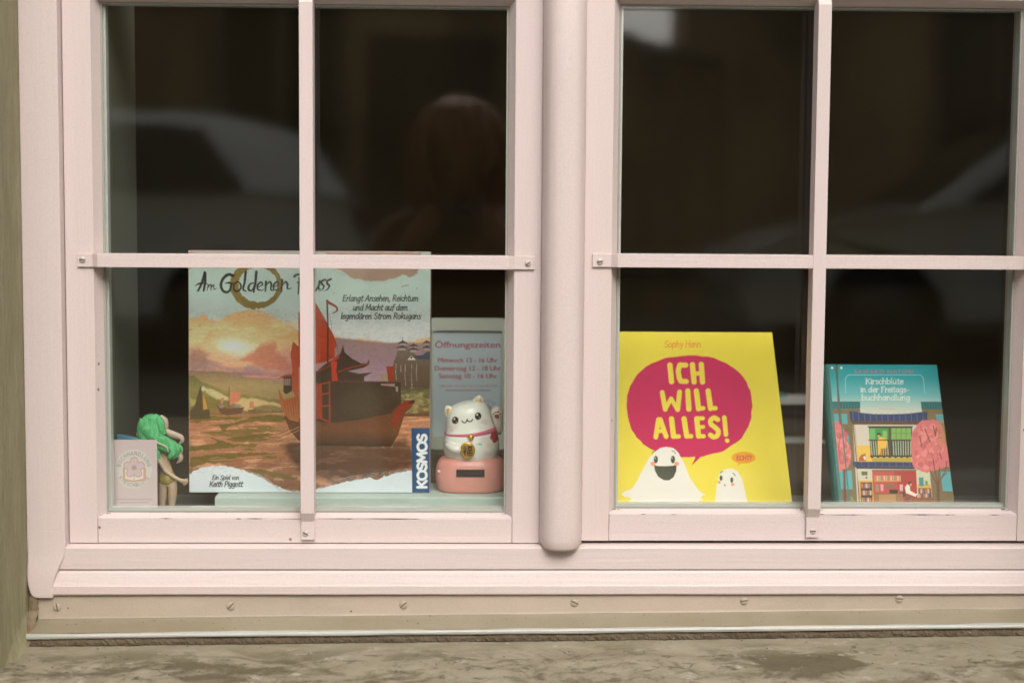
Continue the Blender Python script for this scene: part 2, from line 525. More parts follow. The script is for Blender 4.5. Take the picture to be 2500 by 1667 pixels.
# single-stroke letters: (advance, strokes); x-height 0.5, capitals 0.78, baseline 0
def _g(adv, *st): return adv, st
GL = {
 'A': _g(.62, [(.0, 0), (.30, .78)], [(.30, .78), (.52, 0)], [(.10, .27), (.46, .27)]),
 'B': _g(.55, [(.05, 0), (.05, .78)], [(.05, .78), (.35, .74), (.38, .52), (.08, .42)], [(.08, .42), (.40, .38), (.44, .1), (.05, 0)]),
 'C': _g(.56, [(.48, .66), (.30, .78), (.08, .6), (.06, .25), (.25, .0), (.48, .1)]),
 'D': _g(.6, [(.05, 0), (.05, .78)], [(.05, .78), (.40, .70), (.5, .4), (.40, .08), (.05, 0)]),
 'E': _g(.50, [(.06, 0), (.06, .78)], [(.06, .76), (.42, .77)], [(.06, .41), (.36, .41)], [(.06, .02), (.44, .01)]),
 'F': _g(.48, [(.08, -.02), (.10, .74)], [(.0, .74), (.2, .78), (.46, .76)], [(.10, .42), (.36, .42)]),
 'G': _g(.62, [(.52, .66), (.36, .78), (.10, .62), (.05, .28), (.22, .0), (.46, .06), (.5, .34)], [(.30, .34), (.56, .35)]),
 'H': _g(.58, [(.06, 0), (.06, .78)], [(.48, 0), (.48, .78)], [(.06, .4), (.48, .4)]),
 'I': _g(.2, [(.08, 0), (.08, .78)]),
 'K': _g(.55, [(.06, 0), (.06, .78)], [(.46, .76), (.08, .36)], [(.18, .44), (.48, 0)]),
 'L': _g(.48, [(.06, .78), (.06, .01)], [(.06, .01), (.42, .01)]),
 'M': _g(.76, [(.04, 0), (.10, .78)], [(.10, .78), (.34, .2)], [(.34, .2), (.58, .78)], [(.58, .78), (.66, 0)]),
 'N': _g(.62, [(.06, 0), (.06, .78)], [(.06, .78), (.50, 0)], [(.50, 0), (.50, .78)]),
 'O': _g(.68, [(.33, .78), (.10, .66), (.04, .39), (.12, .1), (.33, 0), (.54, .1), (.62, .39), (.54, .66), (.33, .78)]),
 'P': _g(.5, [(.08, -.02), (.08, .78)], [(.06, .77), (.34, .76), (.44, .58), (.32, .38), (.08, .36)]),
 'R': _g(.55, [(.08, 0), (.08, .78)], [(.06, .77), (.34, .76), (.42, .58), (.30, .42), (.08, .40)], [(.2, .4), (.48, 0)]),
 'S': _g(.52, [(.44, .68), (.28, .78), (.08, .66), (.14, .45), (.40, .32), (.42, .1), (.22, 0), (.04, .1)]),
 'T': _g(.5, [(.24, 0), (.24, .78)], [(.0, .77), (.48, .77)]),
 'U': _g(.6, [(.06, .78), (.06, .2), (.26, 0), (.46, .16), (.48, .78)]),
 'W': _g(.8, [(.0, .78), (.16, 0)], [(.16, 0), (.36, .6)], [(.36, .6), (.56, 0)], [(.56, 0), (.74, .78)]),
 'a': _g(.46, [(.36, .46), (.2, .5), (.05, .3), (.08, .06), (.22, .03), (.35, .3)], [(.37, .5), (.35, .1), (.42, .0)]),
 'b': _g(.48, [(.06, .8), (.06, .02)], [(.06, .3), (.2, .5), (.38, .4), (.38, .12), (.22, 0), (.06, .08)]),
 'c': _g(.40, [(.35, .42), (.22, .5), (.06, .36), (.06, .12), (.2, 0), (.36, .08)]),
 'd': _g(.50, [(.36, .40), (.2, .5), (.05, .3), (.08, .06), (.22, .02), (.36, .2)], [(.40, .82), (.37, .1), (.44, 0)]),
 'e': _g(.42, [(.07, .25), (.34, .32), (.30, .48), (.16, .49), (.05, .3), (.08, .06), (.22, 0), (.37, .1)]),
 'f': _g(.32, [(.36, .74), (.24, .8), (.16, .62), (.14, -.08)], [(.02, .46), (.32, .47)]),
 'g': _g(.47, [(.36, .44), (.2, .5), (.05, .3), (.1, .06), (.22, .04), (.36, .26)], [(.38, .5), (.37, -.1), (.24, -.28), (.06, -.2)]),
 'h': _g(.47, [(.08, .82), (.06, 0)], [(.07, .3), (.24, .49), (.36, .4), (.36, .0)]),
 'i': _g(.2, [(.08, .5), (.08, .02)], [(.09, .68), (.11, .70)]),
 'k': _g(.44, [(.07, .82), (.06, 0)], [(.36, .5), (.08, .22)], [(.16, .28), (.40, 0)]),
 'l': _g(.22, [(.09, .84), (.07, .1), (.16, .0)]),
 'm': _g(.70, [(.06, .5), (.06, 0)], [(.06, .3), (.2, .49), (.30, .4), (.30, .02)], [(.30, .3), (.46, .49), (.56, .4), (.57, .06), (.66, .02)]),
 'n': _g(.48, [(.06, .5), (.06, 0)], [(.06, .3), (.22, .49), (.34, .4), (.35, .06), (.44, .02)]),
 'o': _g(.46, [(.22, .5), (.06, .36), (.07, .1), (.21, 0), (.36, .12), (.37, .36), (.22, .5)]),
 'p': _g(.48, [(.08, .5), (.06, -.27)], [(.07, .32), (.22, .5), (.38, .4), (.37, .12), (.22, .02), (.08, .1)]),
 'r': _g(.34, [(.07, .5), (.06, 0)], [(.07, .28), (.18, .46), (.33, .46)]),
 's': _g(.38, [(.32, .44), (.2, .5), (.07, .40), (.16, .28), (.31, .18), (.25, .02), (.04, .04)]),
 't': _g(.34, [(.16, .72), (.13, .1), (.22, .0), (.32, .06)], [(.02, .5), (.32, .51)]),
 'u': _g(.48, [(.06, .5), (.06, .14), (.18, 0), (.34, .16)], [(.37, .5), (.36, .08), (.44, .01)]),
 'v': _g(.42, [(.03, .5), (.18, .02)], [(.18, .02), (.36, .5)]),
 'y': _g(.44, [(.04, .5), (.2, .1)], [(.38, .5), (.2, -.05), (.08, -.28)]),
 ',': _g(.2, [(.10, .06), (.04, -.12)]), '-': _g(.34, [(.06, .26), (.28, .26)]), '?': _g(.45, [(.06, .62), (.2, .78), (.38, .62), (.2, .36), (.2, .24)], [(.2, .02), (.21, .03)]),
 '!': _g(.2, [(.08, .78), (.08, .24)], [(.08, .03), (.09, .03)]), ' ': _g(.28),
}
for _c, _b in (('ä', 'a'), ('ü', 'u'), ('Ö', 'O'), ('Ü', 'U')):
    _h = .68 if _b.islower() else .98
    _w = GL[_b][0]
    GL[_c] = (_w, tuple(GL[_b][1]) + ([(_w * .3, _h), (_w * .3 + .02, _h)], [(_w * .65, _h), (_w * .65 + .02, _h)]))

def handwrite(ink, text, x, y, h, col, w, width=None, slant=0.0, serif=False, dirx=(1, 0), alpha=1.0, track=0.0, brush=0.0, wob=0.0, contrast=0.0, sharp=''):
    """letters from x along dirx, baseline at y, capital height h; width stretches the line to fit"""
    tot = sum(GL[c][0] + track for c in text) - track
    sx = h / .78 if width is None else width / tot
    sy = h / .78
    dx, dy = dirx; ux, uy = dy, -dx            # up of the letters
    rng = random.Random(len(text) * 7 + int(x))
    cx = 0.0
    for ch in text:
        adv, sts = GL[ch]
        jx, jy = rng.uniform(-wob, wob), rng.uniform(-wob, wob)
        for st in sts:
            q = []
            for (px, py) in st:
                a = (cx + px + jx + slant * py) * sx; b = (py + jy) * sy
                q.append((x + a * dx + b * ux, y + a * dy + b * uy))
            n = len(q)
            if contrast:        # thick stems, thin joins
                d = abs(st[-1][0] - st[0][0]) / (abs(st[-1][1] - st[0][1]) + abs(st[-1][0] - st[0][0]) + 1e-6)
                ww = w * (1 - contrast * d) if n == 2 else w * (1 - contrast * .35)
                wl = [ww] * n
            else:
                wl = [w] * n
            if brush:
                wl = [w * (1 + brush * (0.7 - 1.2 * k / max(n - 1, 1)) * rng.uniform(.7, 1.2)) for k in range(n)]
            ink.line(q, wl, col, alpha, smooth=(n > 2), rough=(w * .12 if brush else 0))
            if serif and n == 2 and abs(st[0][0] - st[1][0]) < .08 and abs(st[0][1] - st[1][1]) > .2:
                for (px, py) in st:
                    a = (cx + px + jx) * sx; b = py * sy
                    ink.line([(x + (a - .07 * sx) * dx + b * ux, y + (a - .07 * sx) * dy + b * uy), (x + (a + .07 * sx) * dx + b * ux, y + (a + .07 * sx) * dy + b * uy)], w * .55, col, alpha)
        cx += adv + track

_font_cache = {}
def typeset(ink, text, x, y, h, col, width=None, align='l', bold=0.0, alpha=1.0, space=1.0):
    """sans-serif type from the built-in font, capital height h"""
    key = (text, bold, space)
    if key not in _font_cache:
        cu = bpy.data.curves.new('type', 'FONT')
        cu.body = text; cu.size = 1; cu.offset = bold; cu.space_character = space; cu.resolution_u = 4
        ob = bpy.data.objects.new('type', cu)
        COL.objects.link(ob)
        dg = bpy.context.evaluated_depsgraph_get()
        me = ob.evaluated_get(dg).to_mesh()
        me.calc_loop_triangles()
        V = np.array([v.co[:2] for v in me.vertices]); T = np.array([t.vertices[:] for t in me.loop_triangles])
        ob.evaluated_get(dg).to_mesh_clear()
        bpy.data.objects.remove(ob); bpy.data.curves.remove(cu)
        _font_cache[key] = (V, T)
    V, T = _font_cache[key]
    if len(T) == 0: return
    x0, x1 = V[:, 0].min(), V[:, 0].max()
    s = h / 0.72
    sx = s if width is None else width / (x1 - x0)
    if align == 'c': x = x - sx * (x1 - x0) / 2
    P = np.stack([x + (V[:, 0] - x0) * sx, y - V[:, 1] * s], 1)
    m = 6
    idx = ink.sel(P[:, 0].min() - m, P[:, 1].min() - m, P[:, 0].max() + m, P[:, 1].max() + m)
    if len(idx) == 0: return
    cov = np.zeros(len(idx)); X, Y = ink.x[idx], ink.y[idx]
    o = ink.aa * .25
    order = np.argsort(X); Xs = X[order]
    for ox, oy in ((-o, -o), (o, -o), (-o, o), (o, o)):
        hit = np.zeros(len(idx), bool)
        for a, b, c in P[T]:
            lo, hi = np.searchsorted(Xs, (min(a[0], b[0], c[0]) - ox, max(a[0], b[0], c[0]) - ox))
            if hi <= lo: continue
            k = order[lo:hi]
            px, py = X[k] + ox, Y[k] + oy
            d1 = (b[0] - a[0]) * (py - a[1]) - (b[1] - a[1]) * (px - a[0])
            d2 = (c[0] - b[0]) * (py - b[1]) - (c[1] - b[1]) * (px - b[0])
            d3 = (a[0] - c[0]) * (py - c[1]) - (a[1] - c[1]) * (px - c[0])
            hit[k] |= ((d1 >= 0) & (d2 >= 0) & (d3 >= 0)) | ((d1 <= 0) & (d2 <= 0) & (d3 <= 0))
        cov += hit * .25
    ink.put(idx, cov * alpha, col)

def art_xy(H, u, v):
    H = np.array(H)
    w = H[2, 0] * u + H[2, 1] * v + H[2, 2]
    return (H[0, 0] * u + H[0, 1] * v + H[0, 2]) / w, (H[1, 0] * u + H[1, 1] * v + H[1, 2]) / w

def sheet(name, origin, du, dv, U, Vv, nu, nv, mat, parent=None, bow=None):
    """fine sheet of U x Vv metres from its top left corner; returns object, u, v of its vertices. bow(u,v) lifts it along its normal"""
    u, v = np.meshgrid(np.linspace(0, U, nu), np.linspace(0, Vv, nv))
    u, v = u.ravel(), v.ravel()
    du, dv = np.array(du, float), np.array(dv, float)
    du /= np.linalg.norm(du); dv /= np.linalg.norm(dv)
    nrm = np.cross(dv, du)
    P = np.array(origin)[None] + u[:, None] * du + v[:, None] * dv
    if bow is not None: P = P + bow(u, v)[:, None] * nrm
    i = np.arange((nu - 1) * (nv - 1)); r, c = i // (nu - 1), i % (nu - 1)
    a = r * nu + c
    F = np.stack([a, a + nu, a + nu + 1, a + 1], 1)
    me = bpy.data.meshes.new(name)
    me.vertices.add(len(P)); me.vertices.foreach_set('co', P.ravel().astype(np.float32))
    me.loops.add(F.size); me.loops.foreach_set('vertex_index', F.ravel().astype(np.int32))
    me.polygons.add(len(F)); me.polygons.foreach_set('loop_start', (np.arange(len(F)) * 4).astype(np.int32))
    me.polygons.foreach_set('loop_total', np.full(len(F), 4, np.int32))
    me.polygons.foreach_set('use_smooth', np.ones(len(F), bool))
    me.update(calc_edges=True); me.validate()
    return link(name, me, mat, parent), u, v

def stain(o, ink, gain=1.0):
    me = o.data
    at = me.color_attributes.new('ink', 'FLOAT_COLOR', 'POINT')
    c = np.ones((len(me.vertices), 4), np.float32)
    c[:, :3] = np.clip(ink.c * gain, 0, 0.9)
    at.data.foreach_set('color', c.ravel())

# ================================================================== the street and the wall
def ground_sheet(name, x0, x1, y0, y1, z, mat):
    return tag(mesh(name, [(x0, y0, z), (x1, y0, z), (x1, y1, z), (x0, y1, z)], [(0, 1, 2, 3)], mat), kind='structure')
M['asphalt'] = worn('asphalt', (0.11, 0.098, 0.075), (0.14, 0.125, 0.095), 0.85, 3, bump=0.5, bump_scale=90, bump_dist=0.004)
M['paving'] = worn('pavement_concrete', (0.20, 0.18, 0.15), (0.16, 0.145, 0.12), 0.85, 2.5, bump=0.4, bump_scale=60, bump_dist=0.003)
M['kerb'] = worn('granite_kerb', (0.26, 0.25, 0.22), (0.2, 0.19, 0.17), 0.8, 20, bump=0.4)
ground_sheet('road', -150, 150, -8.7, -1.2 - 1.55, STREET - 0.12, M['asphalt'])
tag(box('pavement', -150, 150, -2.55, -0.2, STREET - 0.3, STREET, M['paving']), kind='structure')
tag(box('kerb', -150, 150, -2.75, -2.55, STREET - 0.3, STREET + 0.003, M['kerb'], bev=0.012), kind='structure')
tag(box('far_pavement', -150, 150, -10.5, -8.85, STREET - 0.3, STREET, M['paving']), kind='structure')
tag(box('far_kerb', -150, 150, -8.85, -8.70, STREET - 0.3, STREET + 0.003, M['kerb'], bev=0.012), kind='structure')
ground_sheet('ground', -300, 300, -300, 300, STREET - 0.31, M['asphalt'])

# wall of the house, an opening for the window
WX0, WX1, WZ0, WZ1 = -0.5015, 0.7450, 0.540, 2.060     # opening, its unseen top raised so the sun reaches the display
WY0, WY1 = -0.20, 0.185
house = empty('bookshop_house', (0.12, WY0, STREET))
tag(house, 'olive grey plastered shop wall framing the white window, seen at the left edge', 'wall')
def ring(name, ox0, ox1, oz0, oz1, ix0, ix1, iz0, iz1, y0, y1, mat, parent):
    V = []
    for y in (y0, y1):
        V += [(ox0, y, oz0), (ox1, y, oz0), (ox1, y, oz1), (ox0, y, oz1), (ix0, y, iz0), (ix1, y, iz0), (ix1, y, iz1), (ix0, y, iz1)]
    F = []
    for k in range(4):
        j = (k + 1) % 4
        F += [(k, j, 4 + j, 4 + k), (8 + k, 12 + k, 12 + j, 8 + j), (k, 8 + k, 8 + j, j), (4 + k, 4 + j, 12 + j, 12 + k)]
    return mesh(name, V, F, mat, parent)
ring('outer_wall', -5, 5, STREET - 0.3, 4.6, WX0, WX1, WZ0 - 0.10, WZ1, WY0, -0.0305, M['plaster'], house)
ring('inner_wall', -5, 5, STREET - 0.3, 4.6, WX0 + 0.004, WX1, WZ0 + 0.09, WZ1, -0.0300, WY1, M['plaster'], house)
# rough plaster fillet in the lower left corner of the reveal
V, F = [], []
n1, n2 = 26, 9
for i in range(n1):
    t = i / (n1 - 1)
    y = -0.040 - 0.15 * t
    for k in range(n2):
        s = k / (n2 - 1)
        rr = 0.017 + 0.008 * math.sin(t * 3 + 1)
        z0 = 0.5575 - 0.05 * t
        a = s * math.pi / 2
        V.append((WX0 - 0.001 + rr * (1 - math.sin(a)), y, z0 - 0.003 + rr * 2.1 * (1 - math.cos(a))))
for i in range(n1 - 1):
    for k in range(n2 - 1):
        F.append((i * n2 + k, i * n2 + k + 1, (i + 1) * n2 + k + 1, (i + 1) * n2 + k))
mesh('plaster_fillet', V, F, M['plaster'], house, True)

# the dark room behind
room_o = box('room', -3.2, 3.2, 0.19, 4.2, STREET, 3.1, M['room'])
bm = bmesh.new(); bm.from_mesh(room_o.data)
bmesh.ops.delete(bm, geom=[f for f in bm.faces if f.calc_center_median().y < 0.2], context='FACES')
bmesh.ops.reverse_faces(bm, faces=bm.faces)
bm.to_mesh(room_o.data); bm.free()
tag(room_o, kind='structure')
# inner lining of the opening and the display board
tag(box('reveal_lining', WX0 + 0.06, -0.4165, 0.030, 0.184, 0.60, 2.055, M['inner_wall']), kind='structure')
board_o = tag(box('window_board', -0.4160, 0.742, 0.0285, 0.200, 0.655, 0.685, M['board'], bev=0.002),
              'grey green board inside the window that the display stands on', 'window board')

# ================================================================== stone sill, mortar line, metal apron
sill = empty('stone_sill', (0.12, -0.2, 0.50))
tag(sill, 'rough stained grey stone sill below the window', 'sill')
nx, ny = 260, 60
gx, gy = np.meshgrid(np.linspace(WX0 - 0.03, WX1 + 0.03, nx), np.linspace(0, 1, ny))
gx, gy = gx.ravel(), gy.ravel()
Y = -0.058 - gy * 0.21
Z = 0.5560 + (gx + 0.49) * 0.0096 - 0.010 * gy - 0.03 * gy ** 2 * 0.5
Z = Z + (fbm(gx * 26, Y * 30, 2, 5) - 0.5) * 0.0065 * np.clip(gy * 6, .25, 1) + (fbm(gx * 9, Y * 12, 8, 3) - 0.5) * 0.008 * np.clip(gy * 3, 0, 1)
# a few shallow worn furrows running to the front
for fx, fy, L, a in ((-0.02, .18, .5, .003), (0.085, .35, .5, .0032), (0.17, .45, .4, .0028), (0.30, .55, .4, .0026), (-.25, .5, .4, .002)):
    cx = fx + 0.012 * np.sin(gy * 13 + fx * 40)
    Z = Z - a * np.exp(-((gx - cx) / 0.0045) ** 2) * np.clip((gy - fy) * 12, 0, 1) * np.clip((fy + L - gy) * 8, 0, 1)
V = list(zip(gx, Y, Z))
F = [(r * nx + c, r * nx + c + 1, (r + 1) * nx + c + 1, (r + 1) * nx + c) for r in range(ny - 1) for c in range(nx - 1)]
F = [f[::-1] for f in F]
fr = len(V)
V += [(gx[(ny - 1) * nx + c], -0.268, 0.44) for c in range(nx)]
F += [((ny - 1) * nx + c, (ny - 1) * nx + c + 1, fr + c + 1, fr + c)[::-1] for c in range(nx - 1)]
mesh('stone_slab', V, F, M['stone'], sill, True)

nx, ny = 420, 6
V, F = [], []
rng = np.random.default_rng(4)
for i in range(nx):
    x = WX0 + 0.006 + (WX1 - WX0 - 0.01) * i / (nx - 1)
    t = (x + 0.49) * 0.0095
    jit = (fbm(np.array([x * 90.0]), np.array([1.0]), 3)[0] - .5)
    jit2 = (fbm(np.array([x * 160.0]), np.array([7.0]), 5)[0] - .5)
    top = 0.5662 + t + jit * 0.0022
    bot = 0.5515 + t + jit2 * 0.003
    for k in range(ny):
        s = k / (ny - 1)
        V.append((x, -0.0625 - 0.004 * math.sin(s * math.pi) + (rng.random() - .5) * 0.0018 - 0.002 * jit, top + (bot - top) * s))
for i in range(nx - 1):
    for k in range(ny - 1):
        F.append((i * ny + k, i * ny + k + 1, (i + 1) * ny + k + 1, (i + 1) * ny + k))
mesh('mortar_joint', V, F, M['mortar'], sill)

V, F = [], []
for i in range(34):
    q = i / 33
    yy_ = -0.0365 - 0.034 * max(q - .35, 0) / .65; zz_ = 0.609 - 0.054 * q
    for k in range(5):
        w = k / 4
        jx = (fbm(np.array([i * .5]), np.array([k * 1.7]), 6)[0] - .5) * .004
        V.append((-0.5010 + (0.0125 - .004 * q) * w + jx * (0 < k), yy_ - 0.003 * math.sin(w * math.pi) - .0012 + jx * .5, zz_ + jx))
for i in range(33):
    for k in range(4): F.append((i * 5 + k, i * 5 + k + 1, (i + 1) * 5 + k + 1, (i + 1) * 5 + k))
mesh('corner_joint', V, F, worn('rusty_corner_dirt', (0.16, 0.11, 0.06), (0.26, 0.21, 0.13), 0.9, 60, bump=.8, bump_scale=400, bump_dist=.002), sill)
apron = empty('metal_sill_apron', (0.12, -0.04, 0.56))
tag(apron, 'dusty painted metal apron with slotted screws under the window frame', 'flashing')
def run(name, prof, x0, x1, mat, parent, n=60, tilt=0.0095, wob=0.0, smooth=False, seed=1):
    """open profile (y, z) carried along x with a slight fall to the left and small waves"""
    V, F = [], []
    for i in range(n):
        x = x0 + (x1 - x0) * i / (n - 1)
        for j, (y, z) in enumerate(prof):
            w = (fbm(np.array([x * 14.0]), np.array([j * 3.1 + seed]), seed)[0] - .5) * wob
            V.append((x, y + w * .5, z + (x + 0.49) * tilt + w))
    m = len(prof)
    for i in range(n - 1):
        for j in range(m - 1):
            F.append((i * m + j, i * m + j + 1, (i + 1) * m + j + 1, (i + 1) * m + j))
    return mesh(name, V, F, mat, parent, smooth)
AX0, AX1 = -0.4905, 0.744
run('upstand', [(-0.0360, 0.6165), (-0.0362, 0.5822), (-0.0366, 0.5807)], AX0, AX1, M['apron'], apron, wob=0.0006)
run('slope', [(-0.0366, 0.5806), (-0.0380, 0.5792), (-0.0480, 0.5755), (-0.0590, 0.5712), (-0.0620, 0.5702)], AX0 - 0.004, AX1, M['apron_slope'], apron, wob=0.0007, smooth=True)
lp = [(-0.0620, 0.5702)] + [(-0.0645 - 0.0032 * math.sin(a), 0.5671 + 0.0032 * math.cos(a)) for a in np.linspace(0.1, 2.2, 9)] + [(-0.0652, 0.5643), (-0.0630, 0.5640)]
run('rolled_lip', lp, AX0 - 0.006, AX1, M['lip'], apron, n=200, wob=0.0017, smooth=True, seed=4)

def screw_mesh(name, r, h):
    """round head with a cut slot"""
    bm = bmesh.new()
    n = 14; g = r * 0.16
    for s in (1, -1):
        ang = [math.asin(g / r) + (math.pi - 2 * math.asin(g / r)) * k / n for k in range(n + 1)]
        ro = [bm.verts.new((r * math.cos(a), 0.0, s * r * math.sin(a))) for a in ang]
        rm = [bm.verts.new((r * .94 * math.cos(a), -h * .55, s * max(r * .94 * math.sin(a), g))) for a in ang]
        ri = [bm.verts.new((r * .55 * math.cos(a), -h, s * max(r * .55 * math.sin(a), g))) for a in ang]
        for A, B in ((ro, rm), (rm, ri)):
            for k in range(n): bm.faces.new((A[k], A[k + 1], B[k + 1], B[k]))
        bm.faces.new(ri)
        w0 = bm.verts.new((r * .97, -h * .2, s * g)); w1 = bm.verts.new((-r * .97, -h * .2, s * g))
        bm.faces.new((ro[0], rm[0], ri[0], ri[-1], rm[-1], ro[-1], w1, w0))
    a = [bm.verts.new(q) for q in ((r * .97, -h * .25, g), (r * .97, -h * .25, -g), (-r * .97, -h * .25, -g), (-r * .97, -h * .25, g))]
    f = bm.faces.new(a); f.material_index = 1
    bmesh.ops.recalc_face_normals(bm, faces=bm.faces)
    me = bpy.data.meshes.new(name); bm.to_mesh(me); bm.free()
    return me
SCREW = screw_mesh('screw', 0.0036, 0.0013); SCREW.materials.append(M['steel']); SCREW.materials.append(M['slot'])
BIGSCREW = screw_mesh('screw', 0.0047, 0.0016)
M['screw_painted'] = worn('painted_screw', (0.43, 0.355, 0.28), (0.36, 0.30, 0.22), 0.5, 60, bump=0.1)
BIGSCREW.materials.append(M['screw_painted']); BIGSCREW.materials.append(plain('dusty_slot', (0.16, 0.13, 0.09), 0.8))
def screw(me, x, y, z, ang, parent):
    o = bpy.data.objects.new('screw', me); COL.objects.link(o)
    o.location = (x, y, z); o.rotation_euler = (0, rad(ang), 0)
    attach(o, parent)
for (x, z), a in zip([(-0.4685, 0.5946), (-0.2678, 0.5958), (-0.0666, 0.5971), (0.134, 0.5996), (0.3341, 0.6014), (0.5185, 0.6038)], (80, -45, -40, 28, -8, 5)):
    screw(BIGSCREW, x, -0.0366, z, a, apron)

# ================================================================== window frame
frame = empty('window_frame', (0.12, -0.03, 0.61))
tag(frame, 'cream painted timber window frame with rounded centre post and sill mouldings', 'window frame')
P0, PH = M['paint_v'], M['paint_h']
extrude('side_stile', [(-0.5012, 2.055), (-0.4575, 2.055), (-0.4575, 0.660), (-0.5012, 0.660)], 'y', -0.0384, 0.028, P0, frame, 0.0012)
# swelling foot of the left stile, proud of the mouldings
fz = [(0.684, -0.5009, -0.4577, -0.0386), (0.672, -0.5009, -0.4577, -0.0388), (0.657, -0.5010, -0.4580, -0.0394), (0.649, -0.5011, -0.4610, -0.0402),
      (0.641, -0.5012, -0.4645, -0.0410), (0.632, -0.5012, -0.4682, -0.0418), (0.623, -0.5006, -0.4708, -0.0422), (0.616, -0.4990, -0.4716, -0.0424), (0.610, -0.4965, -0.4718, -0.0424), (0.6068, -0.4925, -0.4720, -0.0420)]
fz = catmull(fz, 5)
bm = bmesh.new()
rows = [[bm.verts.new(q) for q in ((a, -0.030, z), (a, y + .0015, z), (a + .0015, y, z), (b - .0015, y, z), (b, y + .0015, z), (b, -0.030, z))] for z, a, b, y in fz]
for A, B in zip(rows, rows[1:]):
    for k in range(5): bm.faces.new((A[k], A[k + 1], B[k + 1], B[k]))
bm.faces.new(rows[-1]); bm.faces.new(rows[0])
from_bm('stile_foot', bm, P0, frame)
box('side_stile', 0.697, 0.7445, -0.0305, 0.028, 0.607, 2.055, P0, frame, 0.0012)
box('transom', -0.4573, 0.6968, -0.0300, 0.028, 1.347, 1.395, PH, frame, 0.0012)
box('added_head_rail', -0.4573, 0.6968, -0.0300, 0.028, 2.000, 2.055, PH, frame, 0.0012)  # rail and panes above the transom are unseen, added to let sunlight in
for xa, xb in ((-0.457, 0.0924), (0.1424, 0.6966)):
    box('added_upper_glass', xa, xb, 0.000, 0.004, 1.3955, 1.9995, M['glass'], frame)
# lower boards: front board and weather moulding
extrude('front_board', [(-0.0372, 0.6392), (-0.0375, 0.6396), (-0.0372, 0.6640), (-0.0366, 0.6648), (-0.0290, 0.6660), (0.0270, 0.6660), (0.0270, 0.6392)], 'x', -0.4690, 0.6968, PH, frame, 0.0)
run('weather_moulding', [(-0.0200, 0.6389), (-0.0345, 0.6386), (-0.0368, 0.6345), (-0.0404, 0.6212), (-0.0410, 0.6198), (-0.0408, 0.6110), (-0.0400, 0.6097), (-0.0330, 0.6100)], -0.4748, 0.6968, PH, frame, n=120, tilt=0.0004, wob=0.0005)
# half-round centre post
pp = [(0.0925, 0.028), (0.0925, -0.0260)]
for a in np.linspace(0, math.pi, 18):
    c, s = math.cos(a), math.sin(a)
    pp.append((0.1170 - 0.0240 * (abs(c) ** 0.75) * (1 if c > 0 else -1), -0.0270 - 0.0290 * s ** 0.85))
pp += [(0.1420, -0.0260), (0.1420, 0.028)]
bm = bmesh.new()
rows = []
for z in (2.0, 1.2, 1.0, 0.8, 0.690, 0.6760, 0.6700, 0.6668):
    sh = {0.6668: 0.90, 0.6700: 0.97}.get(z, 1.0)
    rows.append([bm.verts.new((0.1172 + (x - 0.1172) * (1 if y > -0.0265 else sh), y if y > -0.0265 else -0.0265 + (y + 0.0265) * sh,
                              z - (0.0030 * (-y - 0.0265) / 0.029 if (z < 0.672 and y < -0.0265) else 0))) for x, y in pp])
for A, B in zip(rows, rows[1:]):
    for k in range(len(pp) - 1): bm.faces.new((A[k], A[k + 1], B[k + 1], B[k]))
bm.faces.new(rows[-1]); bm.faces.new(rows[0])
from_bm('centre_post', bm, P0, frame, True)

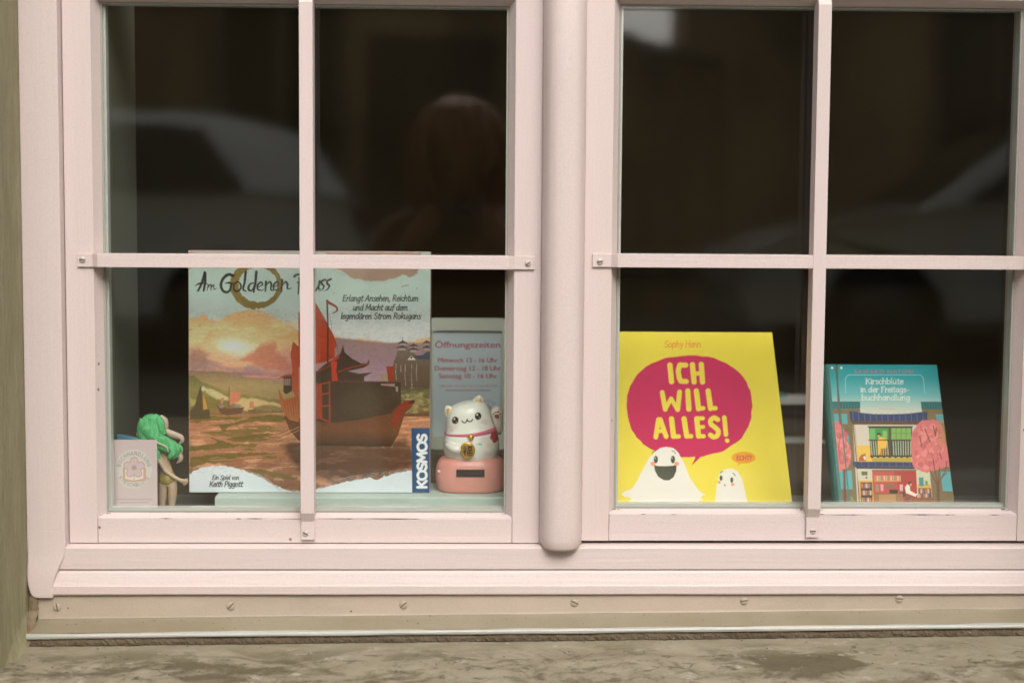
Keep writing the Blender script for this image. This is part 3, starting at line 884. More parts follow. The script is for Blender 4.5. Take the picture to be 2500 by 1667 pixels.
# ================================================================== the two sashes
def make_sash(name, x0, x1, z0, z1, gx0, gx1, gz0, gz1, bar_x, bar_w, bar_zb, cross_z, cross_h, tabs, screws, label):
    s = empty(name, ((x0 + x1) / 2, -0.021, z0))
    tag(s, label, 'window')
    B = 0.0075          # width of the sloping bead
    fy, gy = -0.021, -0.0042
    box('stile', x0, gx0 - B, fy, 0.028, z0, z1, P0, s, 0.0009)
    box('stile', gx1 + B, x1, fy, 0.028, z0, z1, P0, s, 0.0009)
    box('bottom_rail', gx0 - B + 0.0004, gx1 + B - 0.0004, fy + 0.0003, 0.028, z0 + 0.0002, gz0 - 0.0042, PH, s, 0.0007)
    box('top_rail', gx0 - B + 0.0004, gx1 + B - 0.0004, fy + 0.0003, 0.028, gz1 + B, z1 - 0.0002, PH, s, 0.0007)
    # beads: a mitred ring of four sloping strips
    a = [(gx0 - B, gz0 - 0.0040), (gx1 + B, gz0 - 0.0040), (gx1 + B, gz1 + B), (gx0 - B, gz1 + B)]
    b = [(gx0, gz0), (gx1, gz0), (gx1, gz1), (gx0, gz1)]
    for k in range(4):
        j = (k + 1) % 4
        (ax, az), (bx, bz), (cx, cz), (dx, dz) = a[k], a[j], b[j], b[k]
        V = [(ax, fy + 0.0015, az), (bx, fy + 0.0015, bz), (cx, gy, cz), (dx, gy, dz), (ax, 0.024, az), (bx, 0.024, bz), (cx, 0.024, cz), (dx, 0.024, dz)]
        mesh('bead', V, [(0, 1, 2, 3), (7, 6, 5, 4), (0, 4, 5, 1), (3, 2, 6, 7), (1, 5, 6, 2), (0, 3, 7, 4)], P0 if k % 2 else PH, s)
    # sealed glazing unit: two panes, seal and spacer
    e = 0.0006
    for y0, y1 in ((-0.0040, 0.0), (0.0140, 0.0180)):
        box('glass_pane', gx0 + e, gx1 - e, y0, y1, gz0 + e, gz1 - e, M['dust_haze_glass' if y0 < 0 else 'glass'], s)
    ring('spacer', gx0 + e, gx1 - e, gz0 + e, gz1 - e, gx0 + 0.0046, gx1 - 0.0012, gz0 + 0.0046, gz1 - 0.0020, 0.0004, 0.0136, M['spacer'], s)
    ring('glazing_seal', gx0 + .0002, gx1 - .0002, gz0 + .0002, gz1 - .0002, gx0 + 0.0022, gx1 - 0.0022, gz0 + 0.0022, gz1 - 0.0022, -0.0052, -0.0043, M['rubber'], s)
    # glazing bars laid over the glass, bent into screwed tabs on the sash
    bf, tf, tb = -0.0300, -0.0240, -0.0214
    bx0, bx1 = bar_x - bar_w / 2, bar_x + bar_w / 2
    t0, t1 = tabs
    prof = [(t0, tf), (gx0 - B - 0.001, tf), (gx0 - B + 0.006, bf), (gx1 + B - 0.006, bf), (gx1 + B + 0.001, tf), (t1, tf), (t1, tb), (gx1 + B - 0.0003, tb),
            (gx1 - 0.001, -0.0056), (gx0 + 0.001, -0.0056), (gx0 - B + 0.0003, tb), (t0, tb)]
    extrude('cross_bar', prof, 'z', cross_z - cross_h / 2, cross_z + cross_h / 2, PH, s, 0.0005)
    zt = gz1 + B
    zb = gz0 - 0.004
    prof = [(tf - .0005, bar_zb), (tf - .0005, zb - 0.003), (bf - .0006, zb + 0.008), (bf - .0006, zt - 0.008), (tf - .0005, zt + 0.003), (tf - .0005, zt + 0.024),
            (tb, zt + 0.024), (tb, zt - 0.0003), (-0.0059, gz1 - 0.001), (-0.0059, gz0 + 0.001), (tb, zb + 0.0003), (tb, bar_zb)]
    extrude('upright_bar', prof, 'x', bx0, bx1, M['paint_v'], s, 0.0005)
    V, F = [], []
    rk = random.Random(int(x0 * 1000))
    for k in range(11):
        cx, ln = rk.uniform(gx0 + .02, gx1 - .02), rk.choice([.004, .008, .012, .03])
        o_ = len(V); zc = gz0 - 0.0042 + rk.uniform(-.0003, .0002)
        V += [(cx - ln, fy - .00015, zc), (cx, fy - .00015, zc - rk.uniform(.0002, .0005)), (cx + ln, fy - .00015, zc), (cx, fy - .00015, zc + rk.uniform(.0002, .0004))]
        F.append((o_, o_ + 1, o_ + 2, o_ + 3))
    tag(mesh('paint_cracks', V, F, M['slot'], s), kind='stuff')
    for x, z, a in screws:
        screw(SCREW, x, tf - 0.0003, z, a, s)
    return s
make_sash('window_sash', -0.4568, 0.0922, 0.6668, 1.3450, -0.4165, 0.0530, 0.7000, 1.2920, -0.1790, 0.0156, 0.6713, 0.9968, 0.0155,
          (-0.4423, 0.0840), [(-0.4365, 0.9973, 5), (0.0766, 0.9958, -45), (-0.1818, 0.6785, 32)],
          'left cream sash with white glazing bars, behind it the boxed game and cat')
make_sash('window_sash', 0.1424, 0.6965, 0.6695, 1.3450, 0.1820, 0.6545, 0.7055, 1.2960, 0.4160, 0.0152, 0.6745, 1.0002, 0.0155,
          (0.1517, 0.6850), [(0.1604, 0.9986, -12), (0.4165, 0.6818, -4)],
          'right cream sash with white glazing bars, in front of the yellow book')

# ================================================================== the display
# ---- pale riser the game stands on
riser = tag(box('display_riser', -0.2990, 0.1300, 0.048, 0.150, 0.6855, 0.7090, M['mint'], bev=0.0022, seg=3),
            'pale mint painted riser under the boxed game and cat', 'riser')

# ---- boxed game
GAME_H = [[7385.1862032, 26.2999081, 69.9740279], [48.0488679, 7351.6338565, 72.9172725], [0.0168437, 0.0237417, 1.0]]
game = empty('board_game_box', (-0.186, 0.10, 0.7092))
tag(game, 'shrink-wrapped board game box with red sailing ship cover', 'board game')
gl_n = math.hypot(0.010, 0.293)
g_up = Vector((0, 0.010 / gl_n, 0.293 / gl_n)); g_bk = Vector((0, 0.293 / gl_n, -0.010 / gl_n))
gt = Vector((-0.3345, 0.0850, 1.0020)) + g_up * 0.0046
GH = 0.2976
V = []
for d in (0.0004, 0.062):
    for (u, v) in ((0, 0), (0.2964, 0), (0.2964, GH), (0, GH)):
        V.append(gt + Vector((u, 0, 0)) - g_up * v + g_bk * d)
bm = bmesh.new()
bv = [bm.verts.new(p) for p in V]
for f in ((0, 3, 2, 1), (4, 5, 6, 7), (0, 1, 5, 4), (1, 2, 6, 5), (2, 3, 7, 6), (3, 0, 4, 7)): bm.faces.new([bv[i] for i in f])
bevel(bm, 0.0012, 2)
from_bm('box_body', bm, M['box_side'], game)
o, u, v = sheet('cover_print', gt + Vector((0.0008, 0, 0)) - g_up * 0.0008, (1, 0, 0), -g_up, 0.2948, GH - 0.0016, 560, 560, M['print_gloss'], game)
X, Y = art_xy(GAME_H, u + .0008, v + .0008 - .0046)
ink = Ink(X, Y, (170, 182, 175), 4.5)
ink.c[:] = ink.grad([(80, (162, 174, 166)), (430, (164, 180, 172)), (620, (188, 198, 194)), (760, (216, 218, 216)), (900, (214, 214, 214)), (2300, (206, 212, 214))])
ink.c *= (0.94 + 0.12 * fbm(X / 160, Y / 160, 5))[:, None]
# brushed brown patch at the top right and the torn lower edge of the mist
for k in range(9):
    ink.line([(1250 + k * 22, 150 + k * 4), (1450 + k * 16, 262 - k * 5), (1640, 330 - k * 12), (1800, 338 - k * 14), (1960, 290 - k * 10)], 7, (158, 132, 112), .8, smooth=True, rough=5)
ink.poly([(1380, 190), (1560, 292), (1700, 318), (1800, 322), (1900, 296), (2000, 262), (2060, 285), (2130, 255), (2140, 205), (2160, 60), (1300, 60)], (150, 126, 110), rough=16, rs=26)
ink.poly([(62, 60), (130, 60), (110, 190), (62, 240)], (176, 150, 130), rough=10)
ink.line([(1985, 368), (2010, 358), (2046, 354)], 8, (150, 115, 95)); ink.ell(2122, 382, 5, 5, (90, 70, 60)); ink.ell(1380, 424, 6, 4, (140, 105, 85))
ink.poly([(30, 0), (2300, 0), (2300, 62), (30, 62)], (186, 150, 146), .9)
skyp = [(40, 655), (150, 640), (230, 612), (262, 668), (330, 672), (380, 650), (500, 590), (640, 562), (760, 592), (900, 675), (1060, 752), (1200, 790), (1400, 806), (1500, 832), (1700, 838), (1830, 868), (1960, 858), (2100, 850), (2260, 815), (2260, 1560), (40, 1560)]
ink.poly(skyp, (200, 160, 120), rough=20, rs=40, stops=[(560, (206, 170, 122)), (700, (232, 186, 134)), (820, (238, 194, 142)), (920, (228, 178, 138)), (1020, (184, 142, 130)), (1150, (150, 120, 124)), (1300, (188, 140, 120))])
for k in range(16):
    ink.line([(560 + k * 9, 560 + k * 3), (760 + k * 6, 575 + k * 7), (900 + k * 5, 632 + k * 6), (1070, 720 + k * 5)], 5, (165, 130, 84) if k % 2 else (216, 218, 214), .75, smooth=True, rough=4)
for k in range(6):
    ink.line([(1190, 792 + k * 4), (1420, 800 + k * 9), (1600, 846 + k * 5)], 5, (168, 136, 112), .6, smooth=True, rough=4)
# purple right half of the sky, clouds
sel = ink.sel(1150, 800, 2300, 1300)
wgt = np.clip((X[sel] - 1150) / 220, 0, 1) * np.clip((Y[sel] - 815 - (np.clip(X[sel] - 1400, 0, 460) * .1)) / 18, 0, 1)
ink.put(sel, wgt * .92, ink.grad([(820, (146, 122, 122)), (1000, (150, 122, 132)), (1200, (162, 132, 142)), (1300, (170, 140, 140))], idx=sel))
sel = ink.sel(40, 600, 1120, 1260)
xs_, ys_ = X[sel], Y[sel]
wx = fbm(xs_ / 120, ys_ / 80, 3, 4) * 90
def cloud(seed, sx, sy, th, soft_): return np.clip((fbm((xs_ + wx) / sx, (ys_ + wx * .4) / sy, seed, 5) - th) / soft_, 0, 1)
def band(a, b, c, d): return np.clip((ys_ - a) / (b - a), 0, 1) * np.clip((d - ys_) / (d - c), 0, 1)
ink.put(sel, cloud(12, 260, 120, .46, .16) * band(640, 720, 800, 900) * .7, (206, 150, 98))
ink.put(sel, cloud(33, 200, 90, .50, .12) * band(640, 740, 860, 960) * .85, (244, 212, 162))
ink.put(sel, cloud(55, 230, 110, .40, .14) * band(900, 980, 1120, 1200) * .8, (206, 152, 134))
ink.put(sel, cloud(78, 180, 70, .50, .12) * band(960, 1030, 1130, 1200) * .6, (172, 136, 134))
ink.put(sel, cloud(91, 170, 60, .52, .10) * band(860, 930, 1060, 1140) * .7, (232, 172, 132))
ink.ell(500, 890, 320, 140, (244, 208, 158), .75, soft=130, rot=.1); ink.ell(500, 905, 170, 66, (250, 230, 204), .95, soft=64, rot=.2); ink.ell(470, 902, 100, 34, (255, 246, 226), .95, soft=34)
ink.poly([(650, 950), (740, 870), (850, 850), (880, 950), (960, 1040), (1010, 1130), (720, 1080), (540, 1015)], (198, 122, 100), .8, soft=46, rough=36, rs=60)
ink.poly([(80, 930), (180, 900), (260, 980), (200, 1060), (80, 1080)], (168, 126, 112), .7, soft=60, rough=30, rs=50)
ink.line([(560, 1168), (700, 1172), (900, 1182)], 14, (226, 146, 122), .8, soft=14); ink.line([(640, 1190), (920, 1206)], 12, (176, 132, 146), .7, soft=16)
# hills
ink.poly([(40, 1120), (160, 1118), (250, 1128), (380, 1120), (520, 1160), (700, 1196), (940, 1216), (1100, 1260), (1100, 1560), (40, 1560)], (150, 122, 92), rough=8, stops=[(1110, (140, 114, 92)), (1250, (172, 146, 102)), (1400, (150, 128, 84))])
ink.poly([(40, 1150), (120, 1170), (200, 1222), (330, 1268), (480, 1330), (700, 1352), (950, 1390), (950, 1560), (40, 1560)], (120, 112, 64), .9, soft=16, rough=16, stops=[(1150, (104, 104, 62)), (1300, (142, 128, 74)), (1420, (128, 112, 62)), (1520, (150, 112, 66))])
ink.poly([(200, 1268), (300, 1290), (420, 1350), (470, 1392), (320, 1372), (240, 1320)], (206, 190, 142), .85, soft=16, rough=8)
ink.poly([(480, 1400), (560, 1366), (640, 1362), (760, 1388), (940, 1432), (940, 1486), (700, 1476), (500, 1470)], (206, 178, 128), .9, soft=16, rough=12)
ink.poly([(660, 1440), (800, 1420), (940, 1448), (940, 1500), (620, 1504)], (116, 96, 58), .8, soft=20, rough=10)
ink.poly([(85, 1360), (140, 1380), (150, 1420), (90, 1440)], (176, 164, 106), .8, soft=12)
# water
ink.poly([(40, 1502), (1000, 1508), (2300, 1490), (2300, 2300), (40, 2300)], (176, 124, 92), soft=14, stops=[(1500, (158, 116, 76)), (1600, (190, 132, 98)), (1800, (178, 126, 94)), (1950, (158, 106, 78)), (2150, (132, 88, 62))])
sel = ink.sel(40, 1500, 2300, 2300)
xs_, ys_ = X[sel], Y[sel]
pr = 1 + (ys_ - 1500) / 500                                  # ripples widen towards the front
wv_ = fbm(xs_ / 160, ys_ / (26 * pr), 61, 5)
ink.put(sel, np.clip((wv_ - .50) * 6, 0, 1) * .55, (150, 100, 68)); ink.put(sel, np.clip((.46 - wv_) * 7, 0, 1) * .6, (222, 168, 132))
ink.put(sel, np.clip(1 - np.abs(wv_ - .50) / .012, 0, 1) * .6, (104, 72, 42)); ink.put(sel, np.clip(1 - np.abs(wv_ - .43) / .010, 0, 1) * .5, (122, 84, 52))
ov = fbm(xs_ / 300, ys_ / (46 * pr), 24, 4)
ink.put(sel, np.clip((ov - .56) / .02, 0, 1) * np.clip((1000 - xs_) / 200, 0, 1) * .85, (116, 98, 42))
OL = (112, 94, 40)
for pts in ([(230, 1612), (420, 1592), (560, 1560), (760, 1517), (925, 1530), (912, 1568), (700, 1572), (560, 1592), (400, 1618)],
            [(92, 1796), (330, 1764), (268, 1716), (400, 1752), (524, 1792), (300, 1824), (92, 1836)],
            [(90, 1894), (300, 1882), (500, 1860), (860, 1856), (600, 1888), (300, 1924), (200, 1956), (90, 1986)],
            [(520, 2002), (700, 2002), (960, 2052), (1050, 2092), (900, 2084), (700, 2034)], [(430, 1726), (620, 1700), (850, 1680), (720, 1720), (540, 1738)],
            [(360, 1612), (420, 1618), (400, 1652), (366, 1640)], [(600, 1540), (780, 1516), (700, 1535)]):
    ink.poly(pts, OL, .92, rough=12, rs=30, smooth=True)
for k in range(26):
    r = random.Random(k); x0, y0 = r.uniform(90, 1000), r.uniform(1560, 2080); L = r.uniform(80, 320)
    ink.line([(x0, y0), (x0 + L * .5, y0 + r.uniform(-14, 14)), (x0 + L, y0 + r.uniform(-8, 8))], r.uniform(3, 7), (126, 84, 52) if k % 3 else (214, 160, 122), .7, smooth=True, taper=.8)
# small far boats
ink.poly([(90, 1480), (128, 1430), (150, 1370), (172, 1280), (183, 1246), (196, 1300), (205, 1400), (262, 1476), (272, 1548), (86, 1552)], (92, 76, 48), rough=5)
ink.poly([(200, 1330), (222, 1370), (246, 1462), (206, 1472)], (196, 142, 72)); ink.ell(205, 1280, 16, 22, (206, 196, 172), .8, soft=10)
ink.poly([(312, 1412), (352, 1448), (440, 1456), (572, 1446), (552, 1500), (420, 1520), (362, 1496)], (112, 78, 58), rough=4)
ink.poly([(442, 1314), (545, 1310), (528, 1400), (440, 1424)], (206, 128, 96), rough=4); ink.line([(438, 1270), (436, 1450)], 6, (110, 76, 52))
ink.poly([(362, 1366), (396, 1356), (386, 1400), (366, 1420)], (196, 130, 92)); ink.ell(370, 1440, 22, 16, (140, 128, 132), .9); ink.ell(500, 1434, 50, 18, (140, 120, 112), .8)
ink.poly([(622, 1400), (660, 1394), (660, 1450), (622, 1456)], (196, 122, 88), .9); ink.poly([(604, 1470), (680, 1462), (664, 1500), (620, 1504)], (132, 92, 62))
# cliff town on the right
ink.poly([(1795, 1215), (1800, 1160), (1840, 1140), (1900, 1200)], (150, 132, 112), soft=10)
ink.poly([(1885, 1240), (1905, 1080), (1945, 950), (1990, 905), (2060, 930), (2120, 985), (2260, 960), (2260, 1300), (1960, 1300)], (112, 92, 76), rough=12, stops=[(900, (124, 108, 96)), (1100, (104, 84, 68)), (1300, (88, 72, 56))])
for tx, ty, tw in ((1995, 862, 52), (1990, 905, 62), (2092, 890, 44), (2090, 922, 56), (2210, 860, 40), (2212, 905, 46), (2225, 960, 50)):
    ink.poly([(tx - tw, ty + 10), (tx - tw * .4, ty - 4), (tx, ty - 15), (tx + tw * .4, ty - 4), (tx + tw, ty + 10), (tx + tw * .6, ty + 14), (tx - tw * .6, ty + 14)], (74, 74, 80)); ink.poly([(tx - tw * .5, ty + 12), (tx + tw * .5, ty + 12), (tx + tw * .5, ty + 32), (tx - tw * .5, ty + 32)], (168, 150, 140))
ink.line([(1994, 822), (1996, 870)], 5, (80, 72, 70)); ink.line([(2092, 862), (2092, 890)], 4, (80, 80, 86))
ink.poly([(2086, 990), (2250, 965), (2250, 1020), (2100, 1015)], (72, 80, 92)); ink.poly([(2010, 1030), (2070, 972), (2130, 1026), (2110, 1042), (2030, 1042)], (112, 96, 84)); ink.poly([(2036, 1022), (2070, 984), (2112, 1022)], (214, 200, 188)); ink.ell(2072, 1002, 9, 12, (90, 76, 70))
for x0, a in ((1935, 140), (2018, 190), (2076, 210), (2120, 150), (1980, 70)):
    ink.line([(x0, 1060), (x0 - 4, 1060 + a * .5), (x0 + 2, 1060 + a)], 8, (200, 188, 176), .75, rough=5)
sel = ink.sel(1975, 1270, 2260, 1500)
ink.put(sel, np.clip((Y[sel] - 1275) / 25, 0, 1), ink.grad([(1270, (100, 92, 62)), (1400, (142, 128, 84)), (1480, (128, 104, 66)), (1500, (86, 66, 42))], idx=sel))
ink.put(sel, np.clip((fbm(X[sel] / 40, Y[sel] / 24, 15) - .5) * 8, 0, 1) * .6, (168, 156, 108)); ink.put(sel, np.clip((fbm(X[sel] / 50, Y[sel] / 20, 35) - .55) * 8, 0, 1) * .7, (84, 76, 52))
ink.line([(1990, 1518), (2240, 1512)], 26, (92, 68, 44), .9, soft=10)
# ship
DK, RD, R2 = (70, 52, 38), (186, 72, 40), (150, 56, 34)
ink.poly([(900, 1800), (1060, 1740), (1900, 1780), (2010, 1720), (2090, 1800), (2085, 1960), (1800, 2060), (1500, 2110), (1190, 2090), (1060, 2010)], (64, 46, 34), .78, soft=60, rough=40, rs=70)
ink.poly([(1190, 470), (1240, 560), (1290, 650), (1370, 790), (1407, 892), (1384, 925), (1385, 1000), (1300, 1040), (1060, 1090), (1060, 600)], RD, stops=[(480, (176, 84, 56)), (800, (188, 74, 40)), (1050, (166, 60, 32))])
for a, b in (((1190, 640), (1330, 700)), ((1190, 780), (1390, 860)), ((1190, 930), (1380, 1000))): ink.line([a, b], 6, (140, 52, 32), .7)
ink.line([(1190, 480), (1290, 640), (1400, 885)], 6, (84, 48, 34), .8)
ink.poly([(1010, 860), (1064, 912), (1064, 1400), (1000, 1290), (1004, 1100), (988, 970)], (176, 84, 58)); ink.line([(1010, 860), (1064, 912)], 5, (110, 60, 44))
ink.line([(1316, 490), (1324, 700), (1322, 1040)], 15, (90, 52, 36)); ink.ell(1318, 494, 12, 8, (90, 56, 40))
ink.line([(1322, 505), (1352, 520), (1398, 548), (1404, 580), (1362, 610)], [26, 24, 18, 16, 5], (142, 62, 46), smooth=True)
ink.line([(1340, 610), (1362, 780)], 3, (110, 90, 80)); ink.line([(1404, 890), (1420, 980)], 3, (110, 90, 80))
ink.poly([(1190, 1150), (1300, 1060), (1380, 1010), (1436, 960), (1460, 888), (1474, 955), (1540, 1010), (1620, 1052), (1670, 1052), (1694, 1018), (1696, 1060), (1650, 1090), (1560, 1112), (1500, 1122), (1600, 1146), (1722, 1134), (1650, 1172), (1648, 1220), (1190, 1235)], DK)
ink.poly([(1380, 1005), (1436, 962), (1420, 1010), (1330, 1056)], (170, 66, 42)); ink.line([(1420, 1128), (1530, 1090), (1690, 1052)], 9, (150, 62, 40)); ink.line([(1190, 1140), (1290, 1100), (1400, 1040)], 10, (140, 58, 38))
ink.poly([(1352, 1036), (1406, 1034), (1398, 1120), (1416, 1206), (1360, 1210)], (186, 62, 36)); ink.poly([(1846, 1080), (1916, 1078), (1908, 1140), (1920, 1222), (1866, 1222)], R2)
ink.poly([(1190, 1245), (1340, 1212), (1976, 1216), (1982, 1470), (1930, 1540), (1700, 1560), (1340, 1590), (1190, 1575)], (72, 56, 40), rough=3)
ink.ell(1650, 1400, 190, 120, (84, 68, 48), .6, soft=80)
ink.poly([(1800, 1236), (1924, 1236), (1924, 1262), (1800, 1250)], (150, 122, 124)); ink.poly([(1930, 1260), (1952, 1262), (1952, 1310), (1932, 1300)], (150, 136, 130)); ink.line([(1340, 1214), (1976, 1218)], 8, (104, 68, 46))
ink.poly([(1190, 1250), (1262, 1236), (1262, 1545), (1190, 1556)], (150, 62, 38))
for a, b in (((1262, 1238), (1340, 1222)), ((1262, 1332), (1340, 1318)), ((1262, 1436), (1340, 1432)), ((1262, 1545), (1340, 1580)), ((1264, 1236), (1266, 1550)), ((1338, 1222), (1340, 1582))): ink.line([a, b], 10, (168, 62, 38))
ink.poly([(930, 1522), (1190, 1570), (1340, 1588), (1600, 1560), (1890, 1500), (1930, 1450), (2010, 1388), (2106, 1380), (2104, 1402), (2070, 1446), (2012, 1500), (1990, 1580), (1955, 1690), (1890, 1800), (1190, 1790), (1060, 1742), (985, 1660)], (98, 64, 40), stops=[(1400, (104, 62, 40)), (1650, (112, 72, 44)), (1800, (62, 44, 32))])
ink.poly([(1890, 1590), (1930, 1462), (2010, 1390), (2104, 1380), (2092, 1418), (2012, 1470), (1968, 1560), (1930, 1640)], (136, 56, 34), soft=8); ink.ell(2075, 1398, 30, 14, (70, 46, 36), rot=-.3)
ink.poly([(880, 1276), (905, 1330), (930, 1386), (1064, 1340), (1064, 1580), (985, 1560), (935, 1515), (896, 1420)], (172, 96, 58), stops=[(1280, (166, 78, 48)), (1550, (176, 112, 68))])
for k in range(6): ink.line([(930 + k * 24, 1380 - k * 8), (956 + k * 22, 1540)], 5, (120, 66, 42), .8)
ink.poly([(922, 1165), (1000, 1160), (1002, 1300), (950, 1330), (925, 1310)], (78, 60, 46)); ink.poly([(920, 1190), (992, 1186), (992, 1250), (920, 1252)], (150, 120, 104)); ink.line([(872, 1198), (930, 1166), (1000, 1158)], [4, 16, 20], (176, 70, 46))
for k in range(4): ink.line([(934 + k * 18, 1190), (936 + k * 18, 1250)], 4, (92, 72, 60))
for k in range(5): ink.line([(1060, 1610 + k * 14), (960, 1650 + k * 18), (880 - k * 4, 1690 + k * 16)], 5, (204, 160, 120) if k % 2 else (110, 74, 48), .8, smooth=True)
# white wave along the bottom
ink.poly([(40, 2060), (90, 2040), (180, 1992), (300, 1972), (400, 1972), (480, 1982), (600, 2022), (740, 2082), (860, 2150), (960, 2192), (1060, 2202), (1190, 2187), (1350, 2147), (1550, 2102), (1700, 2072), (1760, 2096), (1800, 2080), (1900, 2042), (2090, 2007), (2300, 2007), (2300, 2300), (40, 2300)], (206, 212, 216), rough=13, rs=24)
for k in range(7):
    ink.line([(600 + k * 14, 2018 + k * 3), (760 + k * 10, 2090 + k * 4), (900, 2170 + k * 6), (1080, 2196 + k * 6)], 5, (128, 96, 72) if k % 2 else (206, 212, 216), .85, smooth=True, rough=4)
    ink.line([(1190, 2196 - k * 6), (1500, 2122 - k * 8), (1800, 2064 - k * 6), (2080, 2010 - k * 3)], 5, (104, 80, 62) if k % 2 else (206, 212, 216), .85, smooth=True, rough=5)
# golden ring and lettering
th = np.linspace(-.4, 2 * math.pi - .25, 60)
ink.line([(688 + 204 * math.cos(t + 2.1), 352 + 184 * math.sin(t + 2.1)) for t in th], [84 + 16 * math.sin(t * .9 + 1) for t in th], (122, 100, 40), .95, rough=24)
TI = (56, 50, 40)
def B(pts, w0=30, w1=24, w2=14):
    n_ = len(pts); ink.line(pts, [float(np.interp(k / max(n_ - 1, 1), [0, .5, 1], [w0, w1, w2])) for k in range(n_)], TI, smooth=True, rough=5)
B([(220, 238), (204, 300), (182, 360), (158, 404)], 26, 30, 22); B([(222, 244), (222, 330), (210, 404)], 30, 30, 22); B([(136, 356), (180, 336), (244, 342)], 12, 22, 12)
B([(252, 348), (242, 400)], 18, 18, 12); B([(250, 372), (274, 348), (276, 396)], 12, 18, 12); B([(278, 372), (300, 348), (304, 388), (330, 380)], 12, 18, 8)
B([(472, 268), (432, 258), (390, 288), (366, 342), (378, 396), (412, 416), (444, 400), (456, 352)], 34, 30, 26); B([(404, 336), (440, 332), (474, 340)], 14, 26, 16)
B([(514, 322), (484, 346), (482, 390), (510, 408), (542, 384), (540, 344), (512, 322)], 20, 24, 18)
B([(586, 234), (578, 320), (564, 388), (592, 408)], 28, 26, 14)
B([(656, 332), (622, 348), (612, 388), (640, 402), (666, 356)], 18, 26, 16); B([(682, 234), (674, 330), (658, 414)], 30, 28, 22)
B([(694, 372), (738, 350), (724, 326), (696, 350), (694, 388), (732, 398), (758, 380)], 12, 24, 10)
B([(768, 322), (762, 406)], 24, 24, 18); B([(766, 362), (798, 324), (816, 342), (812, 392), (838, 402)], 14, 24, 12)
B([(838, 372), (882, 346), (868, 322), (840, 348), (838, 388), (876, 398), (900, 378)], 12, 24, 10)
B([(914, 306), (908, 410)], 26, 24, 18); B([(912, 360), (944, 322), (960, 342), (964, 386), (998, 378)], 14, 26, 10)
B([(1022, 276), (1050, 258), (1110, 262)], 26, 26, 12); B([(1072, 290), (1058, 430)], 28, 26, 18); B([(1050, 330), (1100, 326)], 18, 18, 10); B([(1140, 238), (1128, 330), (1132, 402)], 26, 24, 16)
B([(1196, 320), (1190, 380), (1212, 402), (1244, 350)], 22, 26, 16); B([(1250, 318), (1240, 386), (1262, 384)], 24, 22, 10)
B([(1300, 304), (1266, 320), (1272, 344), (1288, 362), (1272, 394), (1238, 410)], 22, 26, 8); B([(1352, 298), (1316, 318), (1320, 342), (1336, 358), (1320, 390), (1286, 406)], 22, 26, 8)
BK = (58, 60, 52)
for txt, x, w, b in (('Erlangt Ansehen, Reichtum', 1455, 690, 496), ('und Macht auf dem', 1546, 504, 578), ('legendären Strom Rokugans', 1436, 732, 655)):
    handwrite(ink, txt, x, b, 52, BK, 8.5, width=w - 12, slant=.2, wob=.012)
handwrite(ink, 'Ein Spiel von', 286, 2094, 38, BK, 7, width=240, slant=.22, wob=.012); handwrite(ink, 'Keith Piggott', 262, 2156, 46, BK, 8.5, width=296, slant=.2, wob=.012)
# blue publisher block, lettering reading upwards
ink.poly([(2072, 1632), (2330, 1630), (2330, 2300), (2080, 2300)], (38, 78, 118))
handwrite(ink, 'KOSMOS', 2206, 2170, 78, (226, 228, 230), 23, width=486, dirx=(0, -1))
g = fbm(X / 22, Y / 12, 90, 4); art = (Y > 560) & (Y < 2060)
ink.c *= np.where(art, .84 + .32 * g, .97 + .06 * g)[:, None]
ink.c = ink.c ** 1.06
stain(o, ink, 1.27)

# ---- opening hours in a pale frame, on a dark plinth
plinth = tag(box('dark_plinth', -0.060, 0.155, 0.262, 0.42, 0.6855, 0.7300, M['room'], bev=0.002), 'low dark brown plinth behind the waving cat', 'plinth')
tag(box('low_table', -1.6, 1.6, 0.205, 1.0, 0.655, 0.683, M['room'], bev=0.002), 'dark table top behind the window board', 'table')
HOURS_H = [[6086.9905277, -15.5058854, 60.8728194], [31.6026535, 6068.8750217, 54.4181603], [0.0150289, 0.0370732, 1.0]]
M['pale_plastic'] = plain('pale_green_grey_plastic', (0.70, 0.73, 0.62), 0.4)
hours = empty('opening_hours_frame', (0.009, 0.305, 0.7305))
tag(hours, 'pale plastic frame with printed opening hours behind the waving cat', 'sign')
def rrect(x0, x1, z0, z1, r, n=7):
    P = []
    for cx, cz, a0 in ((x1 - r, z1 - r, 0), (x0 + r, z1 - r, 90), (x0 + r, z0 + r, 180), (x1 - r, z0 + r, 270)):
        for k in range(n + 1):
            a = rad(a0 + 90 * k / n); P.append((cx + r * math.cos(a), cz + r * math.sin(a)))
    return P
hx0, hx1, hz0, hz1 = -0.0466, 0.0640, 0.7305, 0.9113
A = rrect(hx0, hx1, hz0, hz1, 0.010); Bq = rrect(hx0 + 0.0082, hx1 - 0.0082, hz0 + 0.0174, hz1 - 0.0170, 0.002)
bm = bmesh.new()
ya, yb = 0.2960, 0.3060
va = [bm.verts.new((p[0], ya, p[1])) for p in A]; vb = [bm.verts.new((p[0], ya, p[1])) for p in Bq]
vc = [bm.verts.new((p[0], yb, p[1])) for p in A]; vd = [bm.verts.new((p[0], 0.3005, p[1])) for p in Bq]
n = len(A)
for k in range(n):
    j = (k + 1) % n
    bm.faces.new((va[k], va[j], vb[j], vb[k])); bm.faces.new((va[k], vc[k], vc[j], va[j])); bm.faces.new((vb[k], vb[j], vd[j], vd[k]))
bm.faces.new(vc)
from_bm('frame_border', bm, M['pale_plastic'], hours)
o, u, v = sheet('hours_print', (hx0 + 0.0080, 0.3003, hz1 - 0.0168), (1, 0, 0), (0, 0, -1), 0.0946, 0.1466, 220, 340, M['print'], hours)
X, Y = art_xy(HOURS_H, u + (hx0 + .008 + .0445), v + .0168)
ink = Ink(X, Y, (188, 198, 202), 4)
